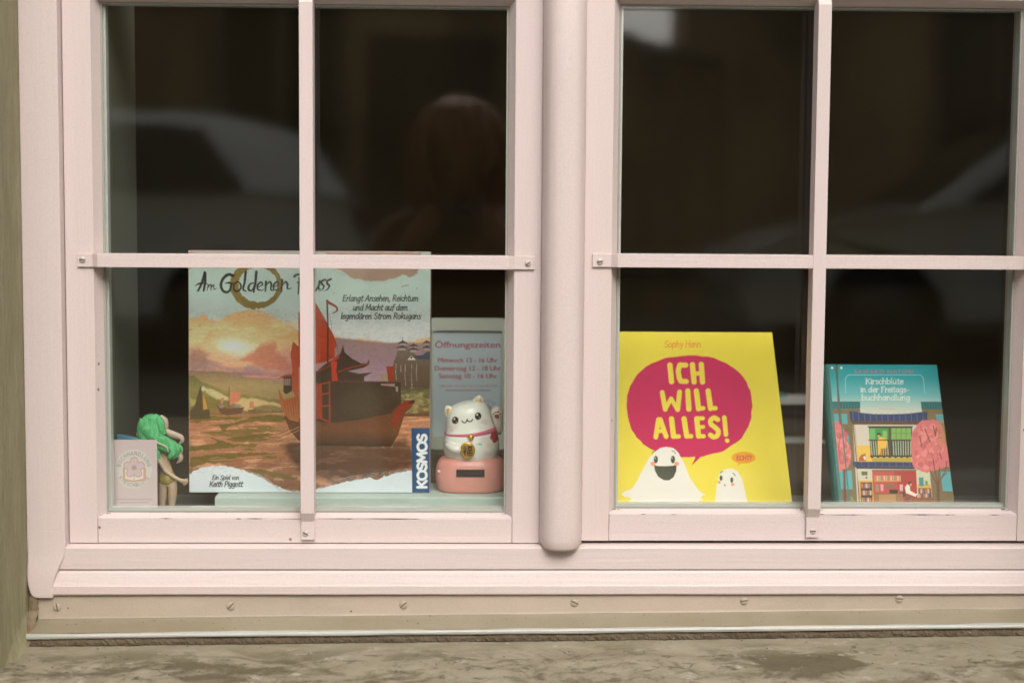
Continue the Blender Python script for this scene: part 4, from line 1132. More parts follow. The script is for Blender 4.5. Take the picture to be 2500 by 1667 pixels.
MR = (168, 72, 90)
for ox in (-1.6, 1.6): typeset(ink, 'Öffnungszeiten', 110 + ox, 302, 52, MR, width=540)
for t, x, w, b in (('Mittwoch 12 - 16 Uhr', 135, 494, 425), ('Donnerstag 12 - 18 Uhr', 108, 548, 492), ('Samstag 10 - 16 Uhr', 142, 484, 556)):
    for ox in (-1.3, 1.3): typeset(ink, t, x + ox, b, 40, MR, width=w)
typeset(ink, 'Lieferungen und andere Termine nach Absprache', 145, 626, 15, MR, width=484)
for k in range(13): ink.line([(200 + k * 29, 657), (200 + k * 29 + 20, 657)], 11, MR, .55)
# blossom emblem in a ring of marks
for k in range(5):
    a = math.radians(90 + 72 * k); ink.ell(545 + 24 * math.cos(a), 812 - 24 * math.sin(a), 21, 17, (172, 140, 176), .85, rot=-a)
for k in range(20):
    a = 2 * math.pi * k / 20; ink.line([(545 + 64 * math.cos(a), 812 + 64 * math.sin(a)), (545 + 78 * math.cos(a), 812 + 78 * math.sin(a))], 7, (118, 138, 170), .8)
stain(o, ink, 1.4)

# ---- business card by the left edge
CARD_H = [[10812.5817894, 148.8050698, 165.5252123], [37.6864954, 10664.6002635, 590.7791943], [0.0172958, 0.0426651, 1.0]]
card = empty('business_card', (-0.389, 0.0215, 0.6855))
tag(card, 'small pale pink card with blossom and book emblem in the lower left corner', 'card')
box('card_stock', -0.4160, -0.3622, 0.0204, 0.0209, 0.6855, 0.7825, plain('pink_card', (0.60, 0.50, 0.50), 0.8), card)
o, u, v = sheet('card_print', (-0.4158, 0.0202, 0.7823), (1, 0, 0), (0, 0, -1), 0.0534, 0.0960, 150, 250, M['print_matte'], card)
X, Y = art_xy(CARD_H, u + .0002, v + .0002)
ink = Ink(X, Y, (206, 186, 186), 6)
ink.ell(450, 962, 235, 250, (212, 204, 198), .8, soft=14)
GR, OR = (138, 146, 142), (202, 156, 132)
def round_text(txt, cx, cy, r, a0, a1, h, col, w, flip=False):
    for k, ch in enumerate(txt):
        a = rad(a0 + (a1 - a0) * (k + .5) / len(txt))
        px, py = cx + r * math.cos(a), cy - r * math.sin(a)
        d = (math.sin(a), math.cos(a)) if not flip else (-math.sin(a), -math.cos(a))
        wd = GL[ch][0] * h / .78
        handwrite(ink, ch, px - d[0] * wd * .5, py - d[1] * wd * .5, h, col, w, dirx=d)
round_text('BUCHHANDLUNG', 455, 965, 178, 172, 8, 46, GR, 7)
round_text('KIRSCHBLÜTE', 455, 965, 226, 208, 332, 46, GR, 7, True)
ink.poly([(312, 950), (340, 945), (345, 1090), (456, 1110), (570, 1085), (578, 945), (606, 950), (606, 1112), (456, 1132), (312, 1112)], (196, 164, 140))
ink.poly([(345, 955), (455, 985), (455, 1108), (345, 1086)], (222, 212, 206)); ink.poly([(457, 985), (572, 955), (572, 1084), (457, 1108)], (222, 212, 206)); ink.line([(456, 1010), (456, 1105)], 6, (140, 120, 100))
for k in range(5):
    a = math.radians(90 + 72 * k); ink.ell(456 + 78 * math.cos(a), 948 - 78 * math.sin(a), 64, 54, OR, rot=-a)
for k in range(5):
    a = math.radians(90 + 72 * k); ink.ell(456 + 76 * math.cos(a), 948 - 76 * math.sin(a), 53, 43, (206, 184, 188), rot=-a)
for k in range(10):
    a = math.radians(36 * k); ink.line([(456, 948), (456 + 38 * math.cos(a), 948 + 38 * math.sin(a))], 4, (140, 112, 84), .8)
for yy, x0, x1 in ((1350, 235, 690), (1392, 285, 640)):
    x = x0
    while x < x1:
        ink.line([(x, yy), (x + 14, yy)], 15, (168, 158, 156), .7); x += 24
stain(o, ink, 1.05)

# ---- blue folder edge behind the card
bl = tag(extrude('blue_folder', [(-0.4150, 0.6855), (-0.3700, 0.6855), (-0.3705, 0.7700), (-0.3830, 0.7775), (-0.3950, 0.7820), (-0.4080, 0.7845), (-0.4150, 0.7850)], 'y', 0.044, 0.052,
         worn('blue_card', (0.05, 0.20, 0.27), (0.08, 0.27, 0.33), 0.5, 30, (1, 1, 4), 0.1), bev=0.001), 'teal blue folder standing behind the pink card', 'folder')

# ---- leaning books
def book(name, X0, top, slope, W, L, T, cover_mat, label, spine_round=True, parent_cat='book'):
    """hardback leaning back: boards, page block, spine; returns thing, corner and unit vectors"""
    s = Vector(slope).normalized()             # down the cover
    t = Vector(top); t.x = X0
    nrm = Vector((1, 0, 0)).cross(s)           # away from the reader
    if nrm.y < 0: nrm = -nrm
    b = empty(name, t + s * L + Vector((W / 2, 0, 0)))
    tag(b, label, parent_cat)
    def slab(nm, u0, u1, v0, v1, d0, d1, mat, bev):
        bm = bmesh.new()
        vs_ = [bm.verts.new(t + Vector((u, 0, 0)) + s * v + nrm * d) for d in (d0, d1) for (u, v) in ((u0, v0), (u1, v0), (u1, v1), (u0, v1))]
        for f in ((0, 1, 2, 3), (7, 6, 5, 4), (0, 4, 5, 1), (1, 5, 6, 2), (2, 6, 7, 3), (3, 7, 4, 0)): bm.faces.new([vs_[i] for i in f])
        bmesh.ops.recalc_face_normals(bm, faces=bm.faces)
        if bev: bevel(bm, bev, 2)
        return from_bm(nm, bm, mat, b)
    slab('front_board', 0, W, 0, L, 0.0002, 0.0026, cover_mat, 0.0007)
    slab('back_board', 0, W, 0, L, T - 0.0026, T, cover_mat, 0.0007)
    slab('page_block', 0.004, W - 0.003, 0.003, L - 0.003, 0.0027, T - 0.0027, M['white_paper'], 0)
    # rounded spine
    V, F = [], []
    n = 10
    for v in (0, L):
        for k in range(n + 1):
            a = math.pi * k / n
            V.append(t + s * v + Vector((-0.0005 - (0.005 if spine_round else 0.001) * math.sin(a), 0, 0)) + nrm * (T / 2 - T / 2 * math.cos(a)))
    for k in range(n): F.append((k, k + 1, n + 2 + k, n + 1 + k))
    mesh('spine', V, F, cover_mat, b, True)
    return b, t, s, nrm

YELLOW_H = [[6199.5075927, 277.9938934, -107.5176885], [30.7379553, 5247.2590105, 62.1594674], [0.0157025, -0.256669, 1.0]]
M['yellow'] = plain('yellow_cover', (0.72, 0.58, 0.06), 0.4)
yb_, t, s, nrm = book('picture_book', 0.172, (0.172, 0.2000, 0.9013), (0, -0.159, -0.2163), 0.2362, 0.2665, 0.012, M['yellow'],
                     'yellow picture book with crimson speech bubble and two ghosts, leaning back', False)
o, u, v = sheet('cover_print', t + Vector((0.0006, 0, 0)) + s * 0.0006 - nrm * 0.0001, (1, 0, 0), s, 0.2350, 0.2653, 420, 440, M['print'], yb_)
X, Y = art_xy(YELLOW_H, u + .0006, v + .0006)
YL, CR, WH, BKG = (238, 206, 66), (196, 26, 84), (226, 218, 208), (66, 66, 46)
ink = Ink(X, Y, YL, 4)
rs = random.Random(2)
bub = []
for k in range(72):
    a = 2 * math.pi * k / 72
    e = 2.25
    c, sn = math.cos(a), math.sin(a)
    bub.append((676 + 511 * math.copysign(abs(c) ** (2 / e), c) + rs.uniform(-5, 5), 672 + 412 * math.copysign(abs(sn) ** (2 / e), sn) + rs.uniform(-5, 5)))
ink.poly(bub, CR); ink.poly([(722, 1070), (790, 1060), (770, 1085), (694, 1156), (724, 1092)], CR)
def S(*pts, w=44, sm=False): ink.line(list(pts), w * .96, YL, smooth=sm)
S((519, 337), (532, 472)); S((648, 338), (600, 336), (586, 385), (594, 440), (608, 468), (652, 470), w=42)
S((702, 334), (715, 474)); S((774, 332), (784, 474)); S((706, 408), (778, 404), w=36)
S((456, 560), (481, 696), w=40); S((481, 696), (528, 610), w=34); S((528, 610), (580, 698), w=34); S((598, 556), (582, 698), w=40)
S((664, 548), (673, 694)); S((734, 548), (752, 692)); S((752, 692), (790, 688), w=36); S((830, 548), (850, 690)); S((850, 688), (890, 688), w=36)
S((426, 780), (404, 922), w=40); S((440, 780), (488, 918), w=40); S((414, 876), (466, 872), w=32)
S((532, 774), (548, 916)); S((548, 918), (590, 918), w=36); S((634, 774), (655, 914)); S((655, 916), (692, 916), w=36)
S((738, 774), (752, 914)); S((740, 772), (786, 770), w=34); S((744, 842), (790, 840), w=32); S((752, 916), (794, 916), w=34)
S((908, 780), (880, 766), (852, 784), (852, 816), (884, 842), (912, 872), (906, 908), (876, 922), (848, 906), w=40, sm=True)
S((962, 764), (975, 902), w=38); S((984, 950), (986, 952), w=36)
handwrite(ink, 'Sophy Henn', 472, 192, 52, (222, 130, 60), 7, width=300, slant=.12, wob=.02)
# big laughing ghost, small puzzled ghost
ink.poly([(405, 1036), (440, 1010), (490, 1002), (545, 1012), (590, 1052), (640, 1150), (680, 1250), (740, 1340), (772, 1372), (806, 1386), (770, 1412), (790, 1440), (752, 1440), (770, 1466), (730, 1462), (740, 1560), (272, 1560), (282, 1462), (232, 1458), (188, 1446), (206, 1415), (150, 1408), (122, 1388), (150, 1366), (206, 1346), (250, 1280), (300, 1180), (350, 1090)], WH, rough=3)
for x in (404, 543): ink.ell(x, 1105, 17, 31, BKG)
for x in (397, 535): ink.ell(x + 2, 1094, 5, 7, (206, 200, 190), .7)
ink.poly([(388, 1150), (420, 1158), (482, 1160), (540, 1156), (573, 1148), (570, 1200), (548, 1250), (512, 1274), (470, 1274), (424, 1246), (398, 1200)], BKG)
for x in (380, 574): ink.ell(x, 1140, 20, 17, (236, 150, 116))
ink.line([(372, 1058), (384, 1042), (400, 1036)], 6, BKG, smooth=True); ink.line([(536, 1036), (552, 1040), (566, 1058)], 6, BKG, smooth=True)
ink.poly([(926, 1222), (944, 1195), (985, 1180), (1030, 1182), (1070, 1202), (1104, 1262), (1130, 1360), (1150, 1450), (1178, 1560), (880, 1560), (886, 1450), (900, 1320)], WH)
ink.ell(935, 1256, 12, 22, BKG); ink.ell(1022, 1272, 12, 23, BKG); ink.ell(966, 1314, 6, 7, BKG); ink.ell(920, 1290, 13, 12, (238, 150, 110)); ink.ell(1030, 1308, 14, 12, (238, 150, 110))
ink.line([(928, 1216), (938, 1206), (950, 1202)], 6, BKG, smooth=True); ink.line([(1030, 1216), (1042, 1224), (1050, 1238)], 6, BKG, smooth=True)
ink.ell(1118, 1090, 98, 48, (238, 158, 24)); ink.poly([(1076, 1128), (1100, 1126), (1070, 1166)], (238, 158, 24))
handwrite(ink, 'ECHT?', 1062, 1110, 36, (206, 76, 84), 8, width=126)
stain(o, ink, 1.16)

NOVEL_H = [[7427.2166547, 641.1929787, 137.6951915], [32.5704354, 6864.5062701, 112.6564865], [0.0160746, -0.2011345, 1.0]]
M['teal'] = plain('teal_cloth_spine', (0.035, 0.16, 0.14), 0.55)
nb, t, s, nrm = book('novel', 0.4655, (0.4655, 0.1400, 0.8650), (0, -0.097, -0.180), 0.1440, 0.2045, 0.022, M['teal'],
                    'blue hardback novel with pink blossom trees and a house on its cover')
o, u, v = sheet('cover_print', t + Vector((0.0042, 0, 0)) + s * 0.0005 - nrm * 0.0001, (1, 0, 0), s, 0.1394, 0.2035, 330, 460, M['print'], nb,
                bow=lambda u, v: -0.0004 * np.exp(-((u - 0.009) / 0.0016) ** 2))
X, Y = art_xy(NOVEL_H, u + .0042, v + .0005)
ink = Ink(X, Y, (40, 150, 158), 4)
ink.c[:] = ink.grad([(100, (12, 142, 150)), (250, (44, 158, 164)), (400, (106, 178, 180)), (500, (168, 194, 186)), (580, (206, 200, 182)), (1600, (206, 200, 182))])
BR, TL, NV = (122, 100, 66), (86, 158, 160), (44, 56, 96)
ink.poly([(150, 540), (470, 540), (480, 1700), (150, 1700)], BR); ink.poly([(1060, 530), (1400, 530), (1500, 1700), (1110, 1700)], BR)
for pts in ([(150, 470), (468, 470), (466, 540), (150, 540)], [(1050, 472), (1300, 472), (1300, 542), (1058, 542)]):
    ink.poly(pts, (26, 96, 96))
for k in range(10): ink.line([(216 + k * 28, 480), (217 + k * 28, 530)], 6, (52, 126, 128))
for k in range(8): ink.line([(1078 + k * 26, 482), (1080 + k * 26, 532)], 6, (52, 126, 128))
for pts in ([(212, 588), (345, 588), (350, 686), (220, 680)], [(1190, 592), (1300, 592), (1310, 680), (1210, 676)], [(335, 796), (362, 796), (366, 880), (350, 880)], [(255, 1130), (388, 1130), (400, 1308), (268, 1308)], [(1240, 1140), (1345, 1140), (1360, 1330), (1262, 1328)]):
    ink.poly(pts, TL)
ink.line([(320, 740), (400, 740)], 5, (92, 74, 48))
# the house
ink.poly([(398, 680), (1110, 680), (1150, 1700), (460, 1700)], (206, 192, 176)); ink.poly([(436, 890), (1110, 890), (1110, 1060), (446, 1060)], (226, 180, 74))
ink.line([(405, 690), (440, 1100), (470, 1560)], 9, (74, 56, 40)); ink.line([(418, 690), (452, 1100)], 7, (190, 160, 96))
ink.poly([(364, 560), (460, 575), (600, 590), (760, 592), (920, 586), (1040, 572), (1114, 568), (1112, 650), (1090, 664), (380, 662)], NV, smooth=False); ink.poly([(380, 655), (1100, 655), (1030, 692), (400, 690)], (92, 62, 48))
for k in range(13): ink.line([(398 + k * 56, 576 + 10 * math.sin(k * .26)), (402 + k * 56, 654)], 7, (84, 100, 148), .85)
ink.poly([(552, 712), (968, 712), (972, 1000), (572, 1000)], (64, 56, 34)); ink.poly([(556, 724), (744, 724), (742, 838), (560, 838)], (62, 140, 62)); ink.poly([(764, 724), (960, 724), (962, 838), (766, 838)], (122, 168, 84))
ink.poly([(684, 750), (728, 750), (728, 838), (686, 838)], (132, 172, 96)); ink.poly([(560, 728), (614, 728), (616, 834), (564, 834)], (108, 170, 92))
for k in range(5): ink.line([(766 + k * 48, 726), (766 + k * 48, 838)], 5, (96, 104, 52))
ink.line([(764, 775), (960, 775)], 4, (96, 104, 52)); ink.line([(545, 710), (970, 710)], 11, (82, 54, 40)); ink.line([(752, 720), (756, 990)], 16, (90, 62, 42))
ink.ell(650, 784, 18, 17, (58, 44, 38)); ink.ell(648, 800, 10, 12, (214, 160, 120)); ink.poly([(636, 838), (660, 806), (694, 812), (726, 840), (722, 916), (664, 920), (660, 978), (640, 978)], (232, 176, 66))
for k in range(8): ink.line([(574 + k * 22, 850), (584 + k * 22, 980)], 9, (168, 182, 156) if k not in (3, 4, 5, 6) else (232, 176, 66))
for k in range(8): ink.line([(786 + k * 24, 850), (792 + k * 23, 980)], 9, (168, 182, 156))
ink.line([(552, 838), (970, 838)], 10, (76, 52, 38)); ink.line([(570, 992), (968, 994)], 14, (70, 50, 36))
for k in range(7): ink.ell(586 + k * 56, 1004, 12, 11, (70, 50, 36))
ink.poly([(580, 1008), (960, 1008), (960, 1046), (586, 1046)], (178, 158, 60))
ink.poly([(456, 1040), (458, 1010), (480, 980), (508, 970), (524, 962), (520, 990), (530, 1020), (520, 1040)], (176, 92, 46)); ink.poly([(498, 1000), (516, 990), (528, 1020), (512, 1030)], (222, 208, 186))
ink.poly([(398, 1044), (1100, 1050), (1100, 1095), (408, 1092)], NV); ink.poly([(420, 1092), (1008, 1096), (1004, 1118), (440, 1112)], (54, 44, 36))
for k in range(9): ink.line([(418 + k * 66, 1050), (420 + k * 66, 1088)], 6, (84, 100, 148), .85)
ink.poly([(440, 1116), (590, 1116), (600, 1232), (450, 1232)], (200, 190, 168)); ink.poly([(482, 1138), (540, 1138), (540, 1176), (484, 1176)], (96, 90, 66)); ink.ell(530, 1198, 10, 10, (80, 74, 56))
ink.poly([(456, 1226), (606, 1226), (620, 1700), (480, 1700)], (216, 166, 66)); ink.poly([(474, 1242), (584, 1242), (596, 1700), (486, 1700)], (60, 44, 34))
BC = [(206, 84, 62), (222, 206, 176), (96, 120, 150), (222, 140, 72), (190, 180, 150), (206, 84, 62), (90, 96, 92)]
for r_ in range(5):
    for k in range(11):
        x0 = 482 + k * 9 + r_ * 4; y0 = 1256 + r_ * 68
        ink.line([(x0, y0), (x0 + 1, y0 + 38)], 7, BC[(k * 3 + r_ * 2) % 7])
ink.poly([(584, 1132), (1006, 1132), (1020, 1420), (600, 1440)], (184, 72, 58)); ink.poly([(800, 1140), (1004, 1140), (1016, 1400), (862, 1400)], (168, 48, 38)); ink.line([(586, 1128), (1006, 1128)], 10, (70, 48, 36)); ink.line([(798, 1132), (800, 1190)], 5, (120, 50, 40))
ink.poly([(604, 1178), (858, 1178), (860, 1236), (606, 1236)], (206, 140, 84))
for k in range(27): ink.line([(612 + k * 9.2, 1184), (613 + k * 9.2, 1222)], 6.5, BC[(k * 5) % 7])
for pts, c in (([(612, 1262), (650, 1262), (652, 1330), (618, 1330)], (150, 122, 100)), ([(664, 1262), (692, 1262), (692, 1326), (668, 1326)], (222, 150, 150)), ([(712, 1262), (790, 1262), (790, 1296), (714, 1298)], (112, 104, 84)), ([(846, 1262), (880, 1262), (878, 1326), (850, 1326)], (212, 160, 160)), ([(750, 1312), (830, 1312), (830, 1350), (750, 1350)], (44, 34, 30))): ink.poly(pts, c)
ink.poly([(606, 1350), (900, 1350), (910, 1700), (620, 1700)], (150, 108, 66)); ink.poly([(650, 1360), (812, 1360), (816, 1700), (664, 1700)], (176, 136, 84)); ink.line([(608, 1352), (890, 1350)], 8, (120, 80, 50))
ink.poly([(1006, 1128), (1136, 1130), (1150, 1300), (1022, 1300)], (196, 194, 162)); ink.poly([(1018, 1262), (1150, 1262), (1160, 1400), (1028, 1400)], (214, 166, 66)); ink.poly([(1032, 1196), (1076, 1194), (1080, 1278), (1036, 1278)], (68, 134, 134)); ink.poly([(1092, 1228), (1116, 1228), (1118, 1270), (1094, 1270)], (92, 138, 62))
ink.poly([(1026, 1298), (1146, 1298), (1154, 1400), (1034, 1400)], (60, 44, 34))
for r_ in range(2):
    for k in range(11): ink.line([(1040 + k * 9.5, 1308 + r_ * 46), (1041 + k * 9.5, 1344 + r_ * 42)], 7, BC[(k * 4 + r_) % 7])
ink.poly([(950, 1388), (1170, 1388), (1180, 1700), (960, 1700)], (132, 82, 48)); ink.poly([(898, 1380), (946, 1370), (960, 1700), (900, 1700)], (108, 84, 60))
ink.ell(948, 1250, 18, 14, (42, 34, 32)); ink.ell(954, 1264, 11, 13, (206, 150, 116)); ink.poly([(898, 1290), (922, 1258), (946, 1280), (948, 1320), (1000, 1352), (1010, 1362), (990, 1376), (930, 1352), (910, 1348)], (226, 216, 200)); ink.poly([(990, 1372), (1014, 1346), (1018, 1352), (998, 1382)], (236, 230, 220)); ink.poly([(876, 1330), (896, 1320), (904, 1376), (880, 1384)], (70, 60, 52)); ink.line([(896, 1390), (900, 1600)], 18, (184, 56, 46)); ink.line([(958, 1390), (966, 1600)], 7, (184, 70, 50))
# blossom trees
PK, TK = (212, 112, 112), (104, 66, 48)
def blossom(cx, cy, rx, ry, nn, seed):
    r = random.Random(seed)
    for k in range(nn):
        a, q = r.uniform(0, 6.3), math.sqrt(r.random())
        c = r.choice([(212, 112, 112), (226, 134, 130), (198, 98, 100), (216, 122, 112)])
        ink.ell(cx + rx * q * math.cos(a), cy + ry * q * math.sin(a), r.uniform(20, 38), r.uniform(18, 32), c, .95, rot=r.uniform(0, 3))
ink.poly([(216, 660), (270, 668), (300, 700), (322, 770), (336, 850), (372, 890), (386, 960), (380, 1060), (350, 1110), (270, 1136), (190, 1100), (190, 700)], PK, rough=10, rs=20)
blossom(285, 940, 74, 180, 60, 1)
ink.poly([(1056, 650), (1110, 650), (1160, 640), (1230, 655), (1262, 720), (1290, 860), (1320, 980), (1330, 1090), (1240, 1110), (1120, 1150), (1060, 1140), (990, 1110), (962, 1040), (960, 960), (958, 860), (970, 760), (1010, 700)], PK, rough=10, rs=20)
blossom(1120, 900, 140, 210, 130, 2)
sel = ink.sel(1180, 640, 1360, 1000)
ink.put(sel, np.clip((X[sel] - 1190) / 90, 0, 1) * np.clip((960 - Y[sel]) / 160, 0, 1) * .6, (168, 132, 66))
for q in ([(1215, 1480), (1212, 1280), (1140, 1130)], [(1212, 1280), (1232, 1100)], [(1214, 1270), (1290, 1120), (1300, 1040)], [(1240, 1210), (1300, 1150)], [(1210, 1250), (1180, 1100), (1168, 1020)], [(1058, 900), (1040, 800)], [(1140, 860), (1090, 730)], [(1192, 800), (1170, 700)], [(1250, 1020), (1230, 960)], [(1190, 790), (1200, 720)]):
    ink.line(q, 9, TK)
ink.line([(1216, 1250), (1218, 1420), (1226, 1600)], 26, TK)
for q in ([(282, 1060), (262, 900), (286, 780)], [(290, 1060), (340, 960)], [(290, 1070), (350, 1020)]): ink.line(q, 6, (150, 70, 62))
ink.line([(244, 110), (264, 480), (280, 680)], 18, (120, 74, 54)); ink.line([(318, 1130), (330, 1560)], 24, TK)
for q in ([(360, 1440), (390, 1400), (410, 1420)], [(370, 1390), (400, 1384)]): ink.line(q, 6, (150, 168, 90))
th = np.linspace(0, 6.3, 20); ink.line([(410 + 52 * math.cos(a), 1490 + 52 * math.sin(a)) for a in th], 6, (70, 70, 50))
for x in (202, 290): ink.ell(x, 148, 10, 12, (226, 226, 214))
# title
ink.line([(332, 390), (328, 250), (356, 216), (1050, 216), (1076, 250), (1088, 390)], 7, (150, 206, 204), .9)
typeset(ink, 'SAWAKO NATORI', 415, 198, 32, (206, 92, 112), width=562, space=1.2, alpha=.9)
CW = (222, 226, 214)
for tx, x, w, b in (('Kirschblüte', 524, 362, 302), ('in der Freitags-', 474, 466, 380), ('buchhandlung', 484, 466, 456)):
    handwrite(ink, tx, x, b, 52, CW, 8.2, width=w, serif=True, contrast=.4)
typeset(ink, 'ROMAN', 652, 548, 18, (206, 150, 140), width=146, space=1.3)
stain(o, ink, 1.18)

# small wire easels that hold the two books up
def easel(x0, x1, yt, zt, yb, label):
    e = empty('book_easel', ((x0 + x1) / 2, yb, 0.6855))
    tag(e, label, 'easel')
    w = plain('black_wire', (0.03, 0.03, 0.03), 0.4, 0.8)
    for x in (x0, x1):
        tubes('leg', [([(x, yt, zt), (x, yb, 0.6870)], [0.0015, 0.0015])], w, e, 8)
    tubes('brace', [([(x0, (yt + yb) / 2, (zt + .686) / 2), (x1, (yt + yb) / 2, (zt + .686) / 2)], [0.0012, 0.0012])], w, e, 8)
easel(0.25, 0.33, 0.166, 0.830, 0.196, 'black wire easel propping up the yellow picture book')
easel(0.51, 0.57, 0.141, 0.800, 0.185, 'black wire easel propping up the blue novel')

# ---- pale shelf far back in the room
shelf = empty('white_shelf', (0.55, 0.72, 0.683))
tag(shelf, 'white shelf rack standing in the dark room behind the yellow book', 'shelf')
wsh = plain('white_laminate', (0.72, 0.70, 0.66), 0.5)
box('shelf_board', 0.40, 0.598, 0.69, 0.745, 0.7470, 0.7585, wsh, shelf, .001)
box('shelf_board', 0.40, 0.598, 0.69, 0.745, 0.6835, 0.6865, wsh, shelf, .001)
for x in (0.405, 0.583): box('shelf_side', x, x + 0.010, 0.70, 0.742, 0.6870, 0.7465, plain('dark_side', (.06, .045, .03), .8), shelf)
tag(box('teal_booklet', 0.42, 0.535, 0.695, 0.74, 0.7587, 0.7625, plain('teal_booklet', (.12, .34, .32), .5), bev=.0005), 'teal booklet lying on the white shelf in the dark room', 'booklet')

# ---- waving cat on its pink base
CAT_H = [[6734.6445166, -17.1557071, 324.5753726], [34.9651664, 6714.6015261, 1571.9842482], [0.016628, 0.0410178, 1.0]]
cat = empty('waving_cat_figurine', (0.0125, 0.098, 0.7092))
tag(cat, 'white solar waving cat figurine with pink collar on coral base', 'figurine')
CX, CY = 0.0125, 0.100
def super_lathe(prof, n, sx, sy, e, cx, cy):
    V, F = [], []
    for r, z in prof:
        for k in range(n):
            t_ = 2 * math.pi * k / n
            c, s_ = math.cos(t_), math.sin(t_)
            V.append((cx + r * sx * math.copysign(abs(c) ** (2 / e), c), cy + r * sy * math.copysign(abs(s_) ** (2 / e), s_), z))
    for i in range(len(prof) - 1):
        for k in range(n): F.append((i * n + k, i * n + (k + 1) % n, (i + 1) * n + (k + 1) % n, (i + 1) * n + k))
    F.append(tuple(range(n))[::-1]); F.append(tuple((len(prof) - 1) * n + k for k in range(n)))
    return V, F
def smooth_prof(pts, m): return [(max(float(p[0]), 0.0002), float(p[1])) for p in catmull(pts, m)]
V, F = super_lathe(smooth_prof([(.0380, .7094), (.0405, .7110), (.0425, .7150), (.0446, .7240), (.0444, .7330), (.0428, .7420), (.0392, .7482), (.0335, .7512), (.02, .7522)], 6), 72, 1, .74, 2.7, CX, CY)
M['coral'] = plain('coral_plastic', (0.78, 0.33, 0.27), 0.35, coat=.15)
base = mesh('base', V, F, M['coral'], cat, True)
o = box('solar_window', -0.0057, 0.0290, 0.0665, 0.0690, 0.7305, 0.7398, plain('dark_solar_cell', (.025, .018, .014), .15), base, .0003)
for x, z, r in ((-.0165, .7415, .0042), (-.0275, .7355, .0022), (-.0215, .7395, .0016)):
    Vp, Fp = lathe([(0.0002, -.0006), (r * .7, -.0004), (r, 0.0002)], 12)
    pm = mesh('flower_print', [(p[0], p[2], p[1]) for p in Vp], Fp, plain('pale_flower', (.75, .55, .55), .4), base, True, (x, CY - 0.0330 * (1 - ((x - CX) / .0446) ** 2 * .32) + .0022 + (abs(z - .724) / .02) ** 2 * .0028, z))
# body: one egg-shaped shell, the head leaning over
prof = smooth_prof([(.0190, .7440), (.0275, .7462), (.0318, .7510), (.0345, .7590), (.0351, .7660), (.0342, .7740), (.0322, .7820), (.0305, .7870), (.0292, .7930), (.0282, .8000), (.0264, .8080), (.0230, .8140), (.0166, .8186), (.0080, .8207), (.0004, .8212)], 14)
V, F = super_lathe(prof, 300, 1, .88, 2.08, CX, CY)
def lean(p):
    x, y, z = p
    b = min(max((z - .772) / .018, 0), 1); b = b * b * (3 - 2 * b)
    return (x - .0035 * b * min((z - .772) / .03, 1.4), y, z + .17 * (x - CX) * b)
V = [lean(p) for p in V]
body = mesh('body', V, F, M['print_plastic'], cat, True)
VV = np.array(V)
k_ = (VV[:, 1] - (-1.84)) / (0.075 + 1.84)                     # seen in front of the 0.075 plane
X, Y = art_xy(CAT_H, VV[:, 0] / k_, .7 - (1.05 + (VV[:, 2] - 1.05) / k_))
X = np.where(VV[:, 1] < CY + .004, X, 1e7)
ink = Ink(X, Y, (236, 230, 218), 4)
BKc = (44, 34, 26)
for ex, ey in ((277, 906), (468, 871)):
    ink.ell(ex, ey, 27, 31, BKc, rot=.2); ink.ell(ex - 7, ey - 11, 7, 8, (226, 222, 212)); ink.ell(ex + 9, ey + 12, 4, 4, (200, 196, 186))
ink.line([(334, 910), (345, 924), (362, 924), (374, 910), (377, 898)], 10, BKc, smooth=True); ink.line([(377, 898), (380, 908), (396, 916), (412, 912), (421, 898)], 10, BKc, smooth=True)
for a, b in (((226, 962), (266, 970)), ((232, 982), (266, 982)), ((236, 996), (264, 992)), ((502, 918), (530, 900)), ((508, 930), (542, 918)), ((520, 940), (546, 932))): ink.line([a, b], 4, (170, 140, 140), .8)
ink.ell(262, 960, 34, 22, (232, 196, 200), .5, soft=26); ink.ell(516, 915, 34, 22, (232, 196, 200), .5, soft=26)
for k in range(5):
    a = 1.2566 * k + .4; ink.ell(606 + 20 * math.cos(a), 1040 + 30 * math.sin(a), 20, 24, (176, 30, 44))
ink.line([(452, 1100), (476, 1108), (500, 1112)], 5, (96, 168, 140)); ink.line([(476, 1106), (484, 1090)], 6, (96, 168, 140)); ink.line([(488, 1110), (496, 1096)], 6, (96, 168, 140)); ink.ell(438, 1222, 5, 4, (110, 160, 90))
ink.ell(545, 1190, 44, 30, (206, 192, 200), .5, soft=30); ink.ell(520, 1065, 50, 26, (212, 200, 208), .5, soft=30); ink.ell(560, 1110, 30, 24, (214, 206, 160), .5, soft=24)
stain(body, ink, 1.15)
